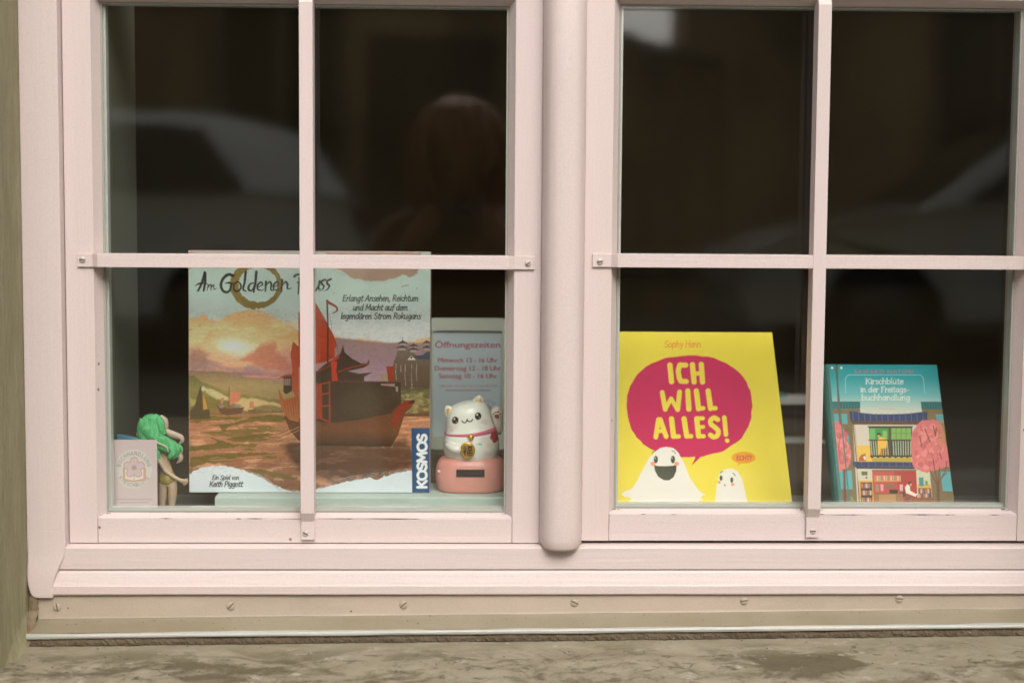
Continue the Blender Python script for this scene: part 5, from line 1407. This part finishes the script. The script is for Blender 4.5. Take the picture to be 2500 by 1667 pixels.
# ears
M['cat_white'] = plain('cat_white', (0.82, 0.78, 0.70), 0.3, coat=.15)
M['gold'] = plain('gold_paint', (0.68, 0.40, 0.075), 0.28, 0.65)
M['ear_gold'] = plain('ear_gold', (0.66, 0.40, 0.11), 0.4, 0.2)
def ear(x, z, ang, w, h):
    rows, n = 7, 14
    Ve, Fe = [], []
    for i in range(rows):
        q = i / (rows - 1)
        ww = w * math.sqrt(max(1 - q ** 2.2, 0.003)); 
        for k in range(n):
            a = 2 * math.pi * k / n
            lx, ly, lz = ww * math.cos(a), .0060 * (1 - .6 * q) * math.sin(a), h * q
            c, s_ = math.cos(ang), math.sin(ang)
            Ve.append((x + lx * c + lz * s_, CY - .004 + ly, z - lx * s_ + lz * c))
    for i in range(rows - 1):
        for k in range(n): Fe.append((i * n + k, i * n + (k + 1) % n, (i + 1) * n + (k + 1) % n, (i + 1) * n + k))
    Fe.append(tuple((rows - 1) * n + k for k in range(n)))
    e = mesh('ear', Ve, Fe, M['cat_white'], cat, True)
    Vi, Fi = [], []
    for i in range(5):
        q = .12 + .66 * i / 4
        for k in (-1, -.5, 0, .5, 1):
            lx, lz = w * .62 * k * math.sqrt(max(1 - (q / .82) ** 2, 0.01)), h * q
            c, s_ = math.cos(ang), math.sin(ang)
            Vi.append((x + lx * c + lz * s_, CY - .004 - .0060 * (1 - .6 * q) * math.sqrt(max(1 - (lx / (w * math.sqrt(1 - q ** 2.2))) ** 2, 0)) - .0002 + .0001 * abs(k), z - lx * s_ + lz * c))
    for i in range(4):
        for k in range(4): Fi.append((i * 5 + k, i * 5 + k + 1, (i + 1) * 5 + k + 1, (i + 1) * 5 + k))
    mesh('inner_ear', Vi, Fi, M['ear_gold'], e, True)
ear(-.0115, .8020, rad(-28), .0078, .0150)
ear(.0185, .8135, rad(20), .0085, .0160)
# collar, bell, coin
Vc, Fc = [], []
n, mseg = 64, 8
def rad_at(z): return float(np.interp(z, [p[1] for p in prof], [p[0] for p in prof]))
for k in range(n):
    a = 2 * math.pi * k / n
    zc = .7846 - .0030 * max(-math.sin(a), 0)
    r = rad_at(zc) + .0002
    for j in range(mseg):
        b = 2 * math.pi * j / mseg
        rr = r + .0012 * math.cos(b); z = zc + .0024 * math.sin(b)
        Vc.append(lean((CX + rr * math.cos(a), CY + rr * .88 * math.sin(a), z)))
for k in range(n):
    for j in range(mseg): Fc.append((k * mseg + j, ((k + 1) % n) * mseg + j, ((k + 1) % n) * mseg + (j + 1) % mseg, k * mseg + (j + 1) % mseg))
mesh('collar', Vc, Fc, plain('pink_collar', (0.70, 0.16, 0.26), 0.4), cat, True)
Vb, Fb = lathe([(.0001, -.0042)] + [(.0042 * math.sin(a), -.0042 * math.cos(a)) for a in np.linspace(.3, 2.85, 10)] + [(.0001, .0042)], 20)
mesh('bell', Vb, Fb, M['gold'], cat, True, (.0118, CY - .0300, .7795))
coin = mesh('coin', *[(lambda q: ([(p[0], p[2], p[1] * 1.12) for p in q[0]], q[1]))(lathe([(.0004, -.0014), (.0080, -.0014), (.0090, -.0010), (.0095, 0), (.0090, .0012), (.0004, .0014)], 36))][0], M['gold'], cat, True, (.0078, CY - .0318, .7632))
M['ink_black'] = plain('black_enamel', (0.02, 0.014, 0.01), 0.4)
GLY = [[(.16, .98), (.26, .88)], [(.05, .76), (.40, .76), (.08, .34)], [(.24, .58), (.24, .0)], [(.30, .46), (.40, .36)],
       [(.50, .96), (1.0, .96)], [(.58, .84), (.94, .84), (.94, .62), (.58, .62), (.58, .84)], [(.52, .50), (.98, .50), (.98, .02), (.52, .02), (.52, .50)], [(.75, .50), (.75, .02)], [(.52, .26), (.98, .26)]]
tubes('character', [([( .0078 + (p[0] - .5) * .0118, CY - .0334, .7632 + (p[1] - .5) * .0118) for p in st], [.00062] * len(st)) for st in GLY], M['ink_black'], coin, 6)
# raised paw on its swinging arm, and the low paw resting on the coin
arm = tubes('raised_arm', [([(.0478, CY - .004, .7800), (.0474, CY - .007, .7850), (.0462, CY - .009, .7930), (.0449, CY - .010, .8010), (.0440, CY - .011, .8080), (.0438, CY - .011, .8135), (.0440, CY - .011, .8165)],
                            [.0016, .0040, .0056, .0066, .0076, .0062, .0020])], M['cat_white'], cat, 20)
M['pad'] = plain('paw_pad', (0.42, 0.12, 0.11), 0.5)
for x, z, r in ((.0440, .8040, .0030), (.0402, .8068, .0013), (.0426, .8090, .0014), (.0454, .8092, .0014), (.0477, .8070, .0013)):
    Vp, Fp = lathe([(.0002, -.0008), (r * .7, -.0006), (r, 0)], 12)
    yy = CY - .0109 - math.sqrt(max(.0072 ** 2 - (x - .0442) ** 2, 0))
    mesh('paw_pad', [(p[0], p[2], p[1] * .85) for p in Vp], Fp, M['pad'], arm, True, (x, yy, z))
tubes('low_arm', [([(-.0190, CY - .012, .7700), (-.0150, CY - .0225, .7680), (-.0085, CY - .0290, .7652), (-.0020, CY - .0310, .7640), (.0010, CY - .0308, .7640)], [.0020, .0052, .0058, .0050, .0012])], M['cat_white'], cat, 16)

# ---- doll with green hair, seen from behind
def skin_body(name, joints, bones, radii, root, mat, parent, scale=1.0, levels=2, paint=None):
    """continuous body grown round a skeleton; built at person size, then scaled into place"""
    names = list(joints)
    me = bpy.data.meshes.new('skeleton')
    me.from_pydata([Vector(joints[k]) / scale for k in names], [(names.index(a), names.index(b)) for a, b in bones], [])
    ob = bpy.data.objects.new('skeleton', me); COL.objects.link(ob)
    sk = ob.modifiers.new('skin', 'SKIN'); sk.use_smooth_shade = True
    lay = me.skin_vertices[0].data
    for i, k in enumerate(names):
        r = radii[k]; r = (r, r) if np.ndim(r) == 0 else r
        lay[i].radius = (r[0] / scale, r[1] / scale); lay[i].use_root = (k == root)
    sb = ob.modifiers.new('sub', 'SUBSURF'); sb.levels = levels; sb.render_levels = levels
    dg = bpy.context.evaluated_depsgraph_get(); dg.update()
    m2 = bpy.data.meshes.new_from_object(ob.evaluated_get(dg))
    bpy.data.objects.remove(ob)
    m2.transform(Matrix.Scale(scale, 4)); m2.name = name
    m2.polygons.foreach_set('use_smooth', [True] * len(m2.polygons))
    m2.materials.clear()
    return link(name, m2, mat, parent)

def zd(x, y, Yd=0.0): return (-0.3908 + (x - 523) / 10506, 0.0635 + Yd, 0.8059 - (y - 287) / 10506)
doll = empty('doll_figurine', (-0.366, 0.064, 0.6855))
tag(doll, 'small doll figurine with long wavy green hair, beside the pink card', 'figurine')
M['doll_skin'] = plain('doll_skin', (0.60, 0.42, 0.29), 0.4)
M['hair_green'] = worn('green_doll_hair', (0.06, 0.40, 0.13), (0.20, 0.64, 0.30), 0.55, 380, (1, 1, .2), 0.2, 900, bump_dist=.0003)
M['hair_pale'] = plain('pale_pink_hair_tips', (0.62, 0.44, 0.36), 0.4)
M['doll_suit'] = plain('doll_olive_suit', (0.34, 0.26, 0.06), 0.5)
J = {'pelvis': zd(860, 1110), 'waist': zd(850, 960), 'chest': zd(800, 800), 'neck': zd(730, 640), 'head': zd(670, 470), 'crown': zd(665, 380),
     'hl': zd(810, 1160), 'hr': zd(930, 1160), 'kl': zd(800, 1340), 'kr': zd(925, 1340), 'al': zd(790, 1520), 'ar': zd(910, 1520), 'tl': zd(785, 1540, .006), 'tr': zd(905, 1540, .006),
     'sr': zd(770, 790, -.004), 'er': zd(845, 985, -.007), 'wr': zd(1030, 1105, -.008), 'pr': zd(1080, 1118, -.008),
     'f1a': zd(1110, 1098, -.008), 'f1b': zd(1142, 1082, -.008), 'f2a': zd(1115, 1112, -.009), 'f2b': zd(1152, 1108, -.009), 'f3a': zd(1115, 1128, -.008), 'f3b': zd(1146, 1138, -.008),
     'f4a': zd(1100, 1142, -.008), 'f4b': zd(1126, 1160, -.008), 'f5a': zd(1080, 1148, -.007), 'f5b': zd(1098, 1180, -.007),
     'sl': zd(690, 800, .004), 'el': zd(560, 700, .008), 'wl': zd(505, 580, .006), 'pl': zd(488, 530, .006), 'ql': zd(470, 508, .006)}
bones = [('pelvis', 'waist'), ('waist', 'chest'), ('chest', 'neck'), ('neck', 'head'), ('head', 'crown'), ('pelvis', 'hl'), ('hl', 'kl'), ('kl', 'al'), ('al', 'tl'), ('pelvis', 'hr'), ('hr', 'kr'), ('kr', 'ar'), ('ar', 'tr'),
         ('chest', 'sr'), ('sr', 'er'), ('er', 'wr'), ('wr', 'pr'), ('chest', 'sl'), ('sl', 'el'), ('el', 'wl'), ('wl', 'pl'), ('pl', 'ql')]
for k in '12345': bones += [('pr', 'f%sa' % k), ('f%sa' % k, 'f%sb' % k)]
R_ = {'pelvis': .0088, 'waist': .0070, 'chest': .0082, 'neck': .0034, 'head': .0098, 'crown': .0072, 'hl': .0072, 'hr': .0072, 'kl': .0056, 'kr': .0056, 'al': .0036, 'ar': .0036, 'tl': .0026, 'tr': .0026,
      'sr': .0036, 'er': .0031, 'wr': .0024, 'pr': .0026, 'sl': .0036, 'el': .0030, 'wl': .0026, 'pl': .0034, 'ql': .0016}
for k in '12345': R_['f%sa' % k] = .0011; R_['f%sb' % k] = .0007
skin_body('body', J, bones, R_, 'pelvis', M['doll_skin'], doll, 0.05)
V, F = super_lathe(smooth_prof([(.0060, 0), (.0098, .004), (.0104, .009), (.0086, .015), (.0070, .019)], 5), 24, 1, .9, 2.1, zd(862, 0)[0], .0640)
mesh('suit_bottom', [(p[0], p[1], p[2] + zd(0, 1190)[2]) for p in V], F, M['doll_suit'], doll, True)
rh = random.Random(5)
def lock(pts, r0, jit=0.0, yo=0.0):
    P = [zd(x + rh.uniform(-jit, jit), y + rh.uniform(-jit, jit), yo + rh.uniform(-.0015, .0015)) for x, y in pts]
    P = catmull(P, 5)
    n = len(P)
    return ([tuple(p) for p in P], [r0 * (1.0 - .25 * (i / (n - 1)) - .70 * (i / (n - 1)) ** 4) * (.55 + .45 * min(1, i / (n * .18))) for i in range(n)])
V, F = super_lathe(smooth_prof([(.0010, .0140), (.0075, .0120), (.0116, .0060), (.0128, -.001), (.0118, -.009), (.0090, -.015)], 4), 30, 1, 1, 2, 0, 0)
c0 = zd(668, 408, -.002)
cap = mesh('hair', [(p[0] + c0[0], p[1] + c0[1], p[2] + c0[2]) for p in V], F, M['hair_green'], doll, True)
def flow(pts, rr, yo=0.0):
    P = catmull([zd(x, y, yo) for x, y in pts], 6); n = len(P)
    return ([tuple(p) for p in P], list(np.interp(np.linspace(0, 1, n), np.linspace(0, 1, len(rr)), rr)))
green = [flow([(640, 320), (645, 430), (700, 530), (800, 590), (900, 625), (985, 690), (985, 770), (930, 815), (880, 815)], [.0080, .0112, .0095, .0072, .0062, .0058, .0046, .0026, .0006], -.009),
         flow([(600, 340), (585, 450), (610, 560), (690, 640)], [.0070, .0082, .0080, .0050], -.008),
         flow([(730, 600), (820, 660), (900, 710), (925, 770), (890, 800)], [.0050, .0060, .0048, .0030, .0008], -.0105),
         flow([(735, 660), (755, 760), (775, 850), (800, 900)], [.0040, .0042, .0030, .0008], -.010),
         flow([(700, 300), (770, 360), (800, 450), (850, 520)], [.0060, .0074, .0060, .0030], -.006),
         flow([(1010, 650), (1058, 700), (1066, 770)], [.0022, .0020, .0004], -.006)]
for k in range(10):      # strands standing proud of the mass
    a = k * 22
    green.append(flow([(560 + a, 300 + 10 * math.sin(k * 2)), (565 + a * .95, 400), (610 + a * .9, 490 + k * 5), (700 + a * .7, 560 + k * 5)], [.0010, .0026, .0022, .0008], -.0168 + .0006 * abs(k - 4)))
for k in range(6):
    green.append(flow([(690, 500 + k * 20), (800, 555 + k * 16), (910, 590 + k * 18), (990 - k * 6, 680 + k * 6), (985 - k * 12, 760 + k * 4), (905 + k * 6, 812)], [.0006, .0022, .0022, .0022, .0016, .0005], -.0150))
tubes('hair_locks', green, M['hair_green'], cap, 12)
pale = [flow([(785, 285), (838, 345), (842, 420), (850, 480), (940, 520), (1040, 560), (1056, 610), (1015, 655)], [.0018, .0040, .0044, .0040, .0038, .0034, .0026, .0006], -.001),
        flow([(820, 440), (900, 520), (1000, 560), (1045, 600)], [.0030, .0042, .0036, .0014], 0), flow([(1000, 740), (1038, 800), (1034, 850), (990, 892)], [.0030, .0036, .0028, .0005], -.004),
        flow([(760, 800), (810, 900), (850, 985)], [.0022, .0024, .0010], -.0110), flow([(690, 560), (780, 612), (880, 660), (912, 730)], [.0006, .0014, .0014, .0006], -.0165)]
tubes('hair_tips', pale, M['hair_pale'], cap, 10)

# ================================================================== across the street (seen mirrored in the panes)
M['facade'] = worn('brown_render', (0.52, 0.37, 0.19), (0.15, 0.11, 0.058), 0.9, 1.1, (1, 1, .3), mix_lo=.36, mix_hi=.64, grain=0.0, bump=0.5, bump_scale=20, bump_dist=.01)
M['dark_glass'] = plain('dark_window_glass', (0.015, 0.015, 0.015), 0.05)
M['trim'] = plain('stone_trim', (0.25, 0.20, 0.13), 0.8)
def far_house(x0, x1, wins, door_x, label):
    h = empty('house_across_street', ((x0 + x1) / 2, -10.5, STREET)); tag(h, label, 'house', 'houses across the street')
    box('wall', x0, x1, -14, -10.5, STREET - .3, 6.3, M['facade'], h)
    for x in wins:
        for z in (STREET + 1.0, STREET + 3.9):
            w = box('window', x - .5, x + .5, -10.52, -10.44, z, z + 1.6, M['trim'], h, .01)
            for sx_ in (-1, 1):
                box('pane', x + sx_ * .23 - .20, x + sx_ * .23 + .20, -10.437, -10.425, z + .08, z + 1.52, M['dark_glass'], w)
            box('sill', x - .58, x + .58, -10.43, -10.36, z - .08, z, M['trim'], w, .01)
    if door_x is not None:
        dr = box('door', door_x, door_x + 1, -10.53, -10.45, STREET, STREET + 2.15, plain('door_wood', (.06, .035, .02), .5), h, .01)
        box('handle', door_x + .86, door_x + .91, -10.448, -10.40, STREET + .95, STREET + 1.08, M['steel'], dr, .004)
    extrude('roof', [(-10.1, 6.25), (-14.3, 6.25), (-14.3, 6.6), (-12.2, 7.4)], 'x', x0 - .1, x1 + .1, plain('roof_tiles', (.12, .05, .03), .8), h)
far_house(-16, 0.75, (-9.2, -6.6, -4.0, -1.4), -.75, 'ochre brown house across the street, mirrored in the left panes')
far_house(2.06, 17, (4.2, 6.8, 9.4), None, 'ochre brown house across the street, mirrored in the right panes')
gw = empty('garden_wall', (1.4, -10.6, STREET)); tag(gw, 'garden wall with sloping coping between the houses, mirrored below the bright sky', 'wall')
extrude('wall', [(0.752, STREET - .3), (2.058, STREET - .3), (2.058, STREET + 1.95), (1.75, STREET + 2.02), (1.35, STREET + 2.12), (0.752, STREET + 2.16)], 'y', -10.9, -10.6, M['facade'], gw)
extrude('coping', [(0.752, STREET + 2.163), (1.35, STREET + 2.123), (1.75, STREET + 2.023), (2.058, STREET + 1.953), (2.058, STREET + 2.02), (1.75, STREET + 2.09), (1.35, STREET + 2.19), (0.752, STREET + 2.23)], 'y', -10.95, -10.55, M['trim'], gw)

def make_car(name, x0, yc, paint, flip, label, L=4.2):
    """parked hatchback, nose towards -x (or +x when flipped)"""
    c = empty(name, (x0 + L / 2, yc, STREET - .12)); tag(c, label, 'car', 'cars parked across the street')
    z0 = STREET - .12
    fx = (lambda q: x0 + (L - q if flip else q))
    def arch(cx, r=.36, n=9): return [(cx - r * math.cos(math.pi * k / n), .30 + r * math.sin(math.pi * k / n) * 1.05) for k in range(n + 1)]
    side = [(.06, .30), (.02, .48), (.06, .66), (.35, .80), (1.10, .94), (2.2, .98), (3.6, 1.0), (4.06, .98), (4.17, .72), (4.18, .45), (4.10, .30)]
    bottom = list(reversed(arch(.82) )) ; bottom2 = list(reversed(arch(3.38)))
    pts = side + [(4.08, .26)] + bottom2 + bottom + [(.1, .26)]
    bm = bmesh.new()
    secs = []
    for yy, k in ((-.80, .985), (-.86, 1.0), (.86, 1.0), (.80, .985)):
        secs.append([bm.verts.new((fx(2.1 + (px - 2.1) * k), yc + yy, z0 + pz * (1 if pz > .5 else 1))) for px, pz in pts])
    for A_, B_ in zip(secs, secs[1:]):
        for k in range(len(pts)): bm.faces.new((A_[k], A_[(k + 1) % len(pts)], B_[(k + 1) % len(pts)], B_[k]))
    bm.faces.new(secs[0]); bm.faces.new(secs[-1])
    bmesh.ops.triangulate(bm, faces=[f for f in bm.faces if len(f.verts) > 4])
    body_ = from_bm('body', bm, paint, c)
    cab0 = [(1.05, .93, .80), (1.75, 1.40, .62), (2.3, 1.47, .60), (3.3, 1.44, .60), (3.75, 1.36, .60), (4.08, .97, .78)]
    bm = bmesh.new()
    Lf = [bm.verts.new((fx(a), yc - w, z0 + b)) for a, b, w in cab0]; Rt = [bm.verts.new((fx(a), yc + w, z0 + b)) for a, b, w in cab0]
    for k in range(5): bm.faces.new((Lf[k], Lf[k + 1], Rt[k + 1], Rt[k]))
    bm.faces.new(Lf); bm.faces.new(Rt)
    bevel(bm, .04, 3)
    cabin = from_bm('cabin', bm, paint, c, True)
    for sgn in (-1, 1):
        for pts_ in ([(1.30, .98), (1.80, 1.33), (2.40, 1.38), (2.40, .99)], [(2.48, .99), (2.48, 1.38), (3.25, 1.36), (3.50, 1.0)]):
            Vw = []
            for a, b in pts_:
                w = np.interp(b, [.95, 1.42], [.80, .615]) + .012
                Vw.append((fx(a), yc + sgn * w, z0 + b))
            Vw += [(p[0], p[1] - sgn * .02, p[2]) for p in Vw]
            mesh('side_window', Vw, [(0, 1, 2, 3), (4, 5, 6, 7), (0, 1, 5, 4), (1, 2, 6, 5), (2, 3, 7, 6), (3, 0, 4, 7)], M['dark_glass'], cabin)
        box('door_handle', min(fx(2.25), fx(2.42)), max(fx(2.25), fx(2.42)), yc + sgn * .865 - .012, yc + sgn * .865 + .012, z0 + .86, z0 + .89, M['steel'], body_, .004)
    mesh('windscreen', [(fx(1.10), yc - .70, z0 + .985), (fx(1.10), yc + .70, z0 + .985), (fx(1.66), yc + .58, z0 + 1.385), (fx(1.66), yc - .58, z0 + 1.385)], [(0, 1, 2, 3)], M['dark_glass'], cabin)
    for wx in (.82, 3.38):
        for sgn in (-1, 1):
            Vt, Ft = lathe([(.20, -.09), (.29, -.10), (.315, -.06), (.315, .06), (.29, .10), (.20, .09)], 28)
            w = mesh('wheel', [(p[0], p[2], p[1]) for p in Vt], Ft, plain('tyre', (.02, .02, .02), .8), c, True, (fx(wx), yc + sgn * .76, z0 + .315))
            Vt, Ft = lathe([(.02, -.03), (.06, -.035), (.19, -.015), (.205, .0), (.19, .015), (.02, .03)], 20)
            mesh('rim', [(p[0], p[2], p[1]) for p in Vt], Ft, plain('dark_rim', (.07, .07, .07), .4, .5), w, True, (fx(wx), yc + sgn * .85, z0 + .315))
    for yy in (-.62, .62):
        box('headlight', min(fx(.03), fx(.20)), max(fx(.03), fx(.20)), yc + yy - .16, yc + yy + .16, z0 + .60, z0 + .71, plain('lamp_glass', (.6, .6, .58), .1), body_, .02)
        box('tail_light', min(fx(4.05), fx(4.19)), max(fx(4.05), fx(4.19)), yc + yy - .12, yc + yy + .12, z0 + .74, z0 + .92, plain('tail_lamp', (.07, .02, .02), .3), body_, .02)
    return c
make_car('parked_car', -4.72, -7.75, plain('pale_green_car_paint', (0.78, 0.80, 0.76), 0.3, 0.0, coat=.6), False, 'pale grey hatchback mirrored faintly in the upper left panes')
make_car('parked_car', 1.55, -7.75, plain('dark_car_paint', (0.62, 0.60, 0.52), 0.3, 0.0, coat=.8), False, 'pale beige hatchback mirrored faintly in the lower right panes')

# ---- the photographer, crouching, mirrored in the left sash
ph = empty('person', (0.0, -2.25, STREET))
tag(ph, 'person with brown hair and dark jacket crouching with a camera, mirrored in glass', 'person')
def pj(x, y, z): return (x - .01, y - 2.25, z + STREET)
J = {'pelvis': pj(0, -.10, .30), 'waist': pj(0, -.04, .46), 'chest': pj(0, .04, .62), 'collar': pj(0, .08, .73), 'neck': pj(0, .10, .80), 'head': pj(0, .13, .90), 'crown': pj(0, .12, .98)}
R_ = {'pelvis': (.15, .12), 'waist': (.13, .11), 'chest': (.15, .11), 'collar': (.09, .08), 'neck': (.055, .055), 'head': (.078, .092), 'crown': (.066, .075)}
bones = [('pelvis', 'waist'), ('waist', 'chest'), ('chest', 'collar'), ('collar', 'neck'), ('neck', 'head'), ('head', 'crown')]
for sd, sg in (('l', -1), ('r', 1)):
    ex = .27 if sg > 0 else .20
    J.update({'sh' + sd: pj(sg * .17, .07, .70), 'el' + sd: pj(sg * ex, .20, .56 if sg > 0 else .50), 'wr' + sd: pj(sg * .105, .285, .70), 'pa' + sd: pj(sg * .085, .315, .735),
              'hp' + sd: pj(sg * .10, -.10, .29), 'kn' + sd: pj(sg * .17, .22, .44), 'an' + sd: pj(sg * .15, -.02, .08), 'to' + sd: pj(sg * .16, .15, .035)})
    R_.update({'sh' + sd: .062, 'el' + sd: .046, 'wr' + sd: .030, 'pa' + sd: (.026, .034), 'hp' + sd: .095, 'kn' + sd: .065, 'an' + sd: .045, 'to' + sd: (.042, .032)})
    bones += [('collar', 'sh' + sd), ('sh' + sd, 'el' + sd), ('el' + sd, 'wr' + sd), ('wr' + sd, 'pa' + sd), ('pelvis', 'hp' + sd), ('hp' + sd, 'kn' + sd), ('kn' + sd, 'an' + sd), ('an' + sd, 'to' + sd)]
    for k, (dz, ln) in enumerate(((.030, .034), (.012, .040), (-.006, .038), (-.022, .030), (.020, .026))):
        a, b = 'f%d%s' % (k, sd), 'g%d%s' % (k, sd)
        if k < 4:
            J[a] = pj(sg * .080, .345, .735 + dz); J[b] = pj(sg * (.080 - ln), .362, .735 + dz)
        else:
            J[a] = pj(sg * .066, .296, .752); J[b] = pj(sg * .046, .292, .762)
        R_[a] = .0095; R_[b] = .008
        bones += [('pa' + sd, a), (a, b)]
mcl, nt, p = mat_new('jacket_and_skin')
at = nt.nodes.new('ShaderNodeAttribute'); at.attribute_name = 'ink'; nt.links.new(at.outputs['Color'], p.inputs['Base Color']); p.inputs['Roughness'].default_value = .75
bo = skin_body('body', J, bones, R_, 'pelvis', mcl, ph, 1.0)
co = np.array([v.co[:] for v in bo.data.vertices]); zz = co[:, 2] - STREET; yy = co[:, 1] + 2.25
inkp = Ink(co[:, 0], co[:, 2], (104, 72, 50))
inkp.c[zz < .42] = slin((48, 52, 66)); inkp.c[(zz < .10)] = slin((70, 60, 50)); inkp.c[(zz > .79)] = slin((150, 108, 84)); inkp.c[(yy > .292) & (zz > .66)] = slin((150, 108, 84))
stain(bo, inkp)
M['brown_hair'] = plain('brown_hair', (0.25, 0.105, 0.045), 0.6)
hl = []
for k in range(64):
    r = random.Random(k); a = 2 * math.pi * k / 64 + r.uniform(-.08, .08)
    cx_, cy_ = math.cos(a), math.sin(a)
    front = max(0, cy_)                               # the head is bent down: hair falls over the brow too
    end = .80 + .07 * front + r.uniform(-.09, .05); sw = r.uniform(-.022, .03); o1 = r.uniform(.95, 1.14); o2 = r.uniform(.95, 1.32)
    hl.append(([pj(cx_ * .018, .12 + cy_ * .02, 1.036 + r.uniform(-.008, .008)), pj(cx_ * .074 * o1, .127 + cy_ * .082 * o1, 1.008), pj(cx_ * .096 * o1 + sw * .5, .122 + cy_ * .108 * o1, .950),
                pj(cx_ * .102 * o2 + sw, .12 + cy_ * .112, (.950 + end) / 2), pj(cx_ * .098 * o2 - sw, .118 + cy_ * .112, end)], [.011, r.uniform(.013, .019), r.uniform(.013, .019), r.uniform(.009, .016), .003]))
tubes('hair', hl, M['brown_hair'], ph, 7)
fc = M['doll_skin']
for sg in (-1, 1):
    Ve, Fe = lathe([(.0005, -.011), (.008, -.008), (.0115, 0), (.008, .008), (.0005, .011)], 12)
    mesh('eye', Ve, Fe, plain('eye_white', (.7, .68, .65), .2), ph, True, pj(sg * .032 + .01 - .01, .206, .905))
    Ve, Fe = lathe([(.001, -.03), (.010, -.022), (.014, 0), (.013, .02), (.001, .03)], 12)
    mesh('ear', Ve, Fe, fc, ph, True, pj(sg * .082, .125, .90))
tubes('nose', [([pj(0, .205, .915), pj(0, .225, .885), pj(0, .215, .872)], [.008, .014, .008])], fc, ph, 10)
tubes('mouth', [([pj(-.025, .205, .850), pj(0, .214, .848), pj(.025, .205, .850)], [.003, .006, .003])], plain('lips', (.45, .18, .15), .5), ph, 8)
pc = empty('photo_camera', (0.0, -1.92, 1.0)); tag(pc, 'black camera held by the crouching person, mirrored in the glass', 'camera')
blk = plain('black_camera', (.02, .02, .02), .5)
box('camera_body', -.066, .066, -1.965, -1.925, 1.005, 1.085, blk, pc, .008)
box('viewfinder', -.022, .022, -1.965, -1.930, 1.086, 1.108, blk, pc, .006)
Vl, Fl = lathe([(.033, 0), (.034, .03), (.031, .034), (.031, .06), (.028, .062), (.026, .056)], 32)
lens = mesh('lens', [(p[0], p[2], p[1]) for p in Vl], Fl, blk, pc, True, (0, -1.924, 1.048))
Vl, Fl = lathe([(.0005, .054), (.015, .053), (.0255, .050), (.0255, .048), (.0005, .047)], 28)
mesh('front_element', [(p[0], p[2], p[1]) for p in Vl], Fl, plain('coated_glass', (.02, .02, .03), .02), lens, True, (0, -1.924, 1.048))

# ================================================================== loose dirt
V, F = [], []
rc = random.Random(11)
def crumb(x, y, z, r):
    o_ = len(V)
    for a in range(5):
        t_ = a * 1.2566 + rc.random(); V.append((x + r * rc.uniform(.6, 1.5) * math.cos(t_), y + r * math.sin(t_), z))
    V.append((x, y, z + r * .8)); 
    for a in range(5): F.append((o_ + a, o_ + (a + 1) % 5, o_ + 5))
for k in range(170):                                   # on the sloping apron
    x = rc.uniform(-.48, .70); q = rc.random() ** 2
    crumb(x, -0.0385 - .020 * q, 0.5796 - .0085 * q + (x + .49) * .0095, rc.choice([.0003, .0004, .0005, .0008]))
for k in range(120):                                   # on the stone
    x, q = rc.uniform(-.48, .70), rc.random()
    crumb(x, -0.072 - .15 * q, 0.5575 + (x + .49) * .0096 - .006 * q, rc.choice([.0005, .0007, .001, .0014]))
for bx, bz in ((-.4155, .7), (.052, .7), (.183, .7055), (.4075, .7055), (.4245, .7055), (.653, .7055)):   # in the corners of the panes
    for k in range(14): crumb(bx + rc.gauss(0, .004), -.0060 - rc.random() * .006, bz - .0004, rc.choice([.0004, .0006, .0009]))
for k in range(40):
    x = rc.uniform(-.41, .65); crumb(x, -.0058, (.7 if x < .1 else .7055) - .0003, rc.choice([.0003, .0004, .0006]))
tag(mesh('dirt_crumbs', V, F, plain('dark_crumbs', (.09, .065, .035), .9)), 'dark crumbs of dirt scattered on the sill and in the pane corners', 'dirt', kind='stuff')
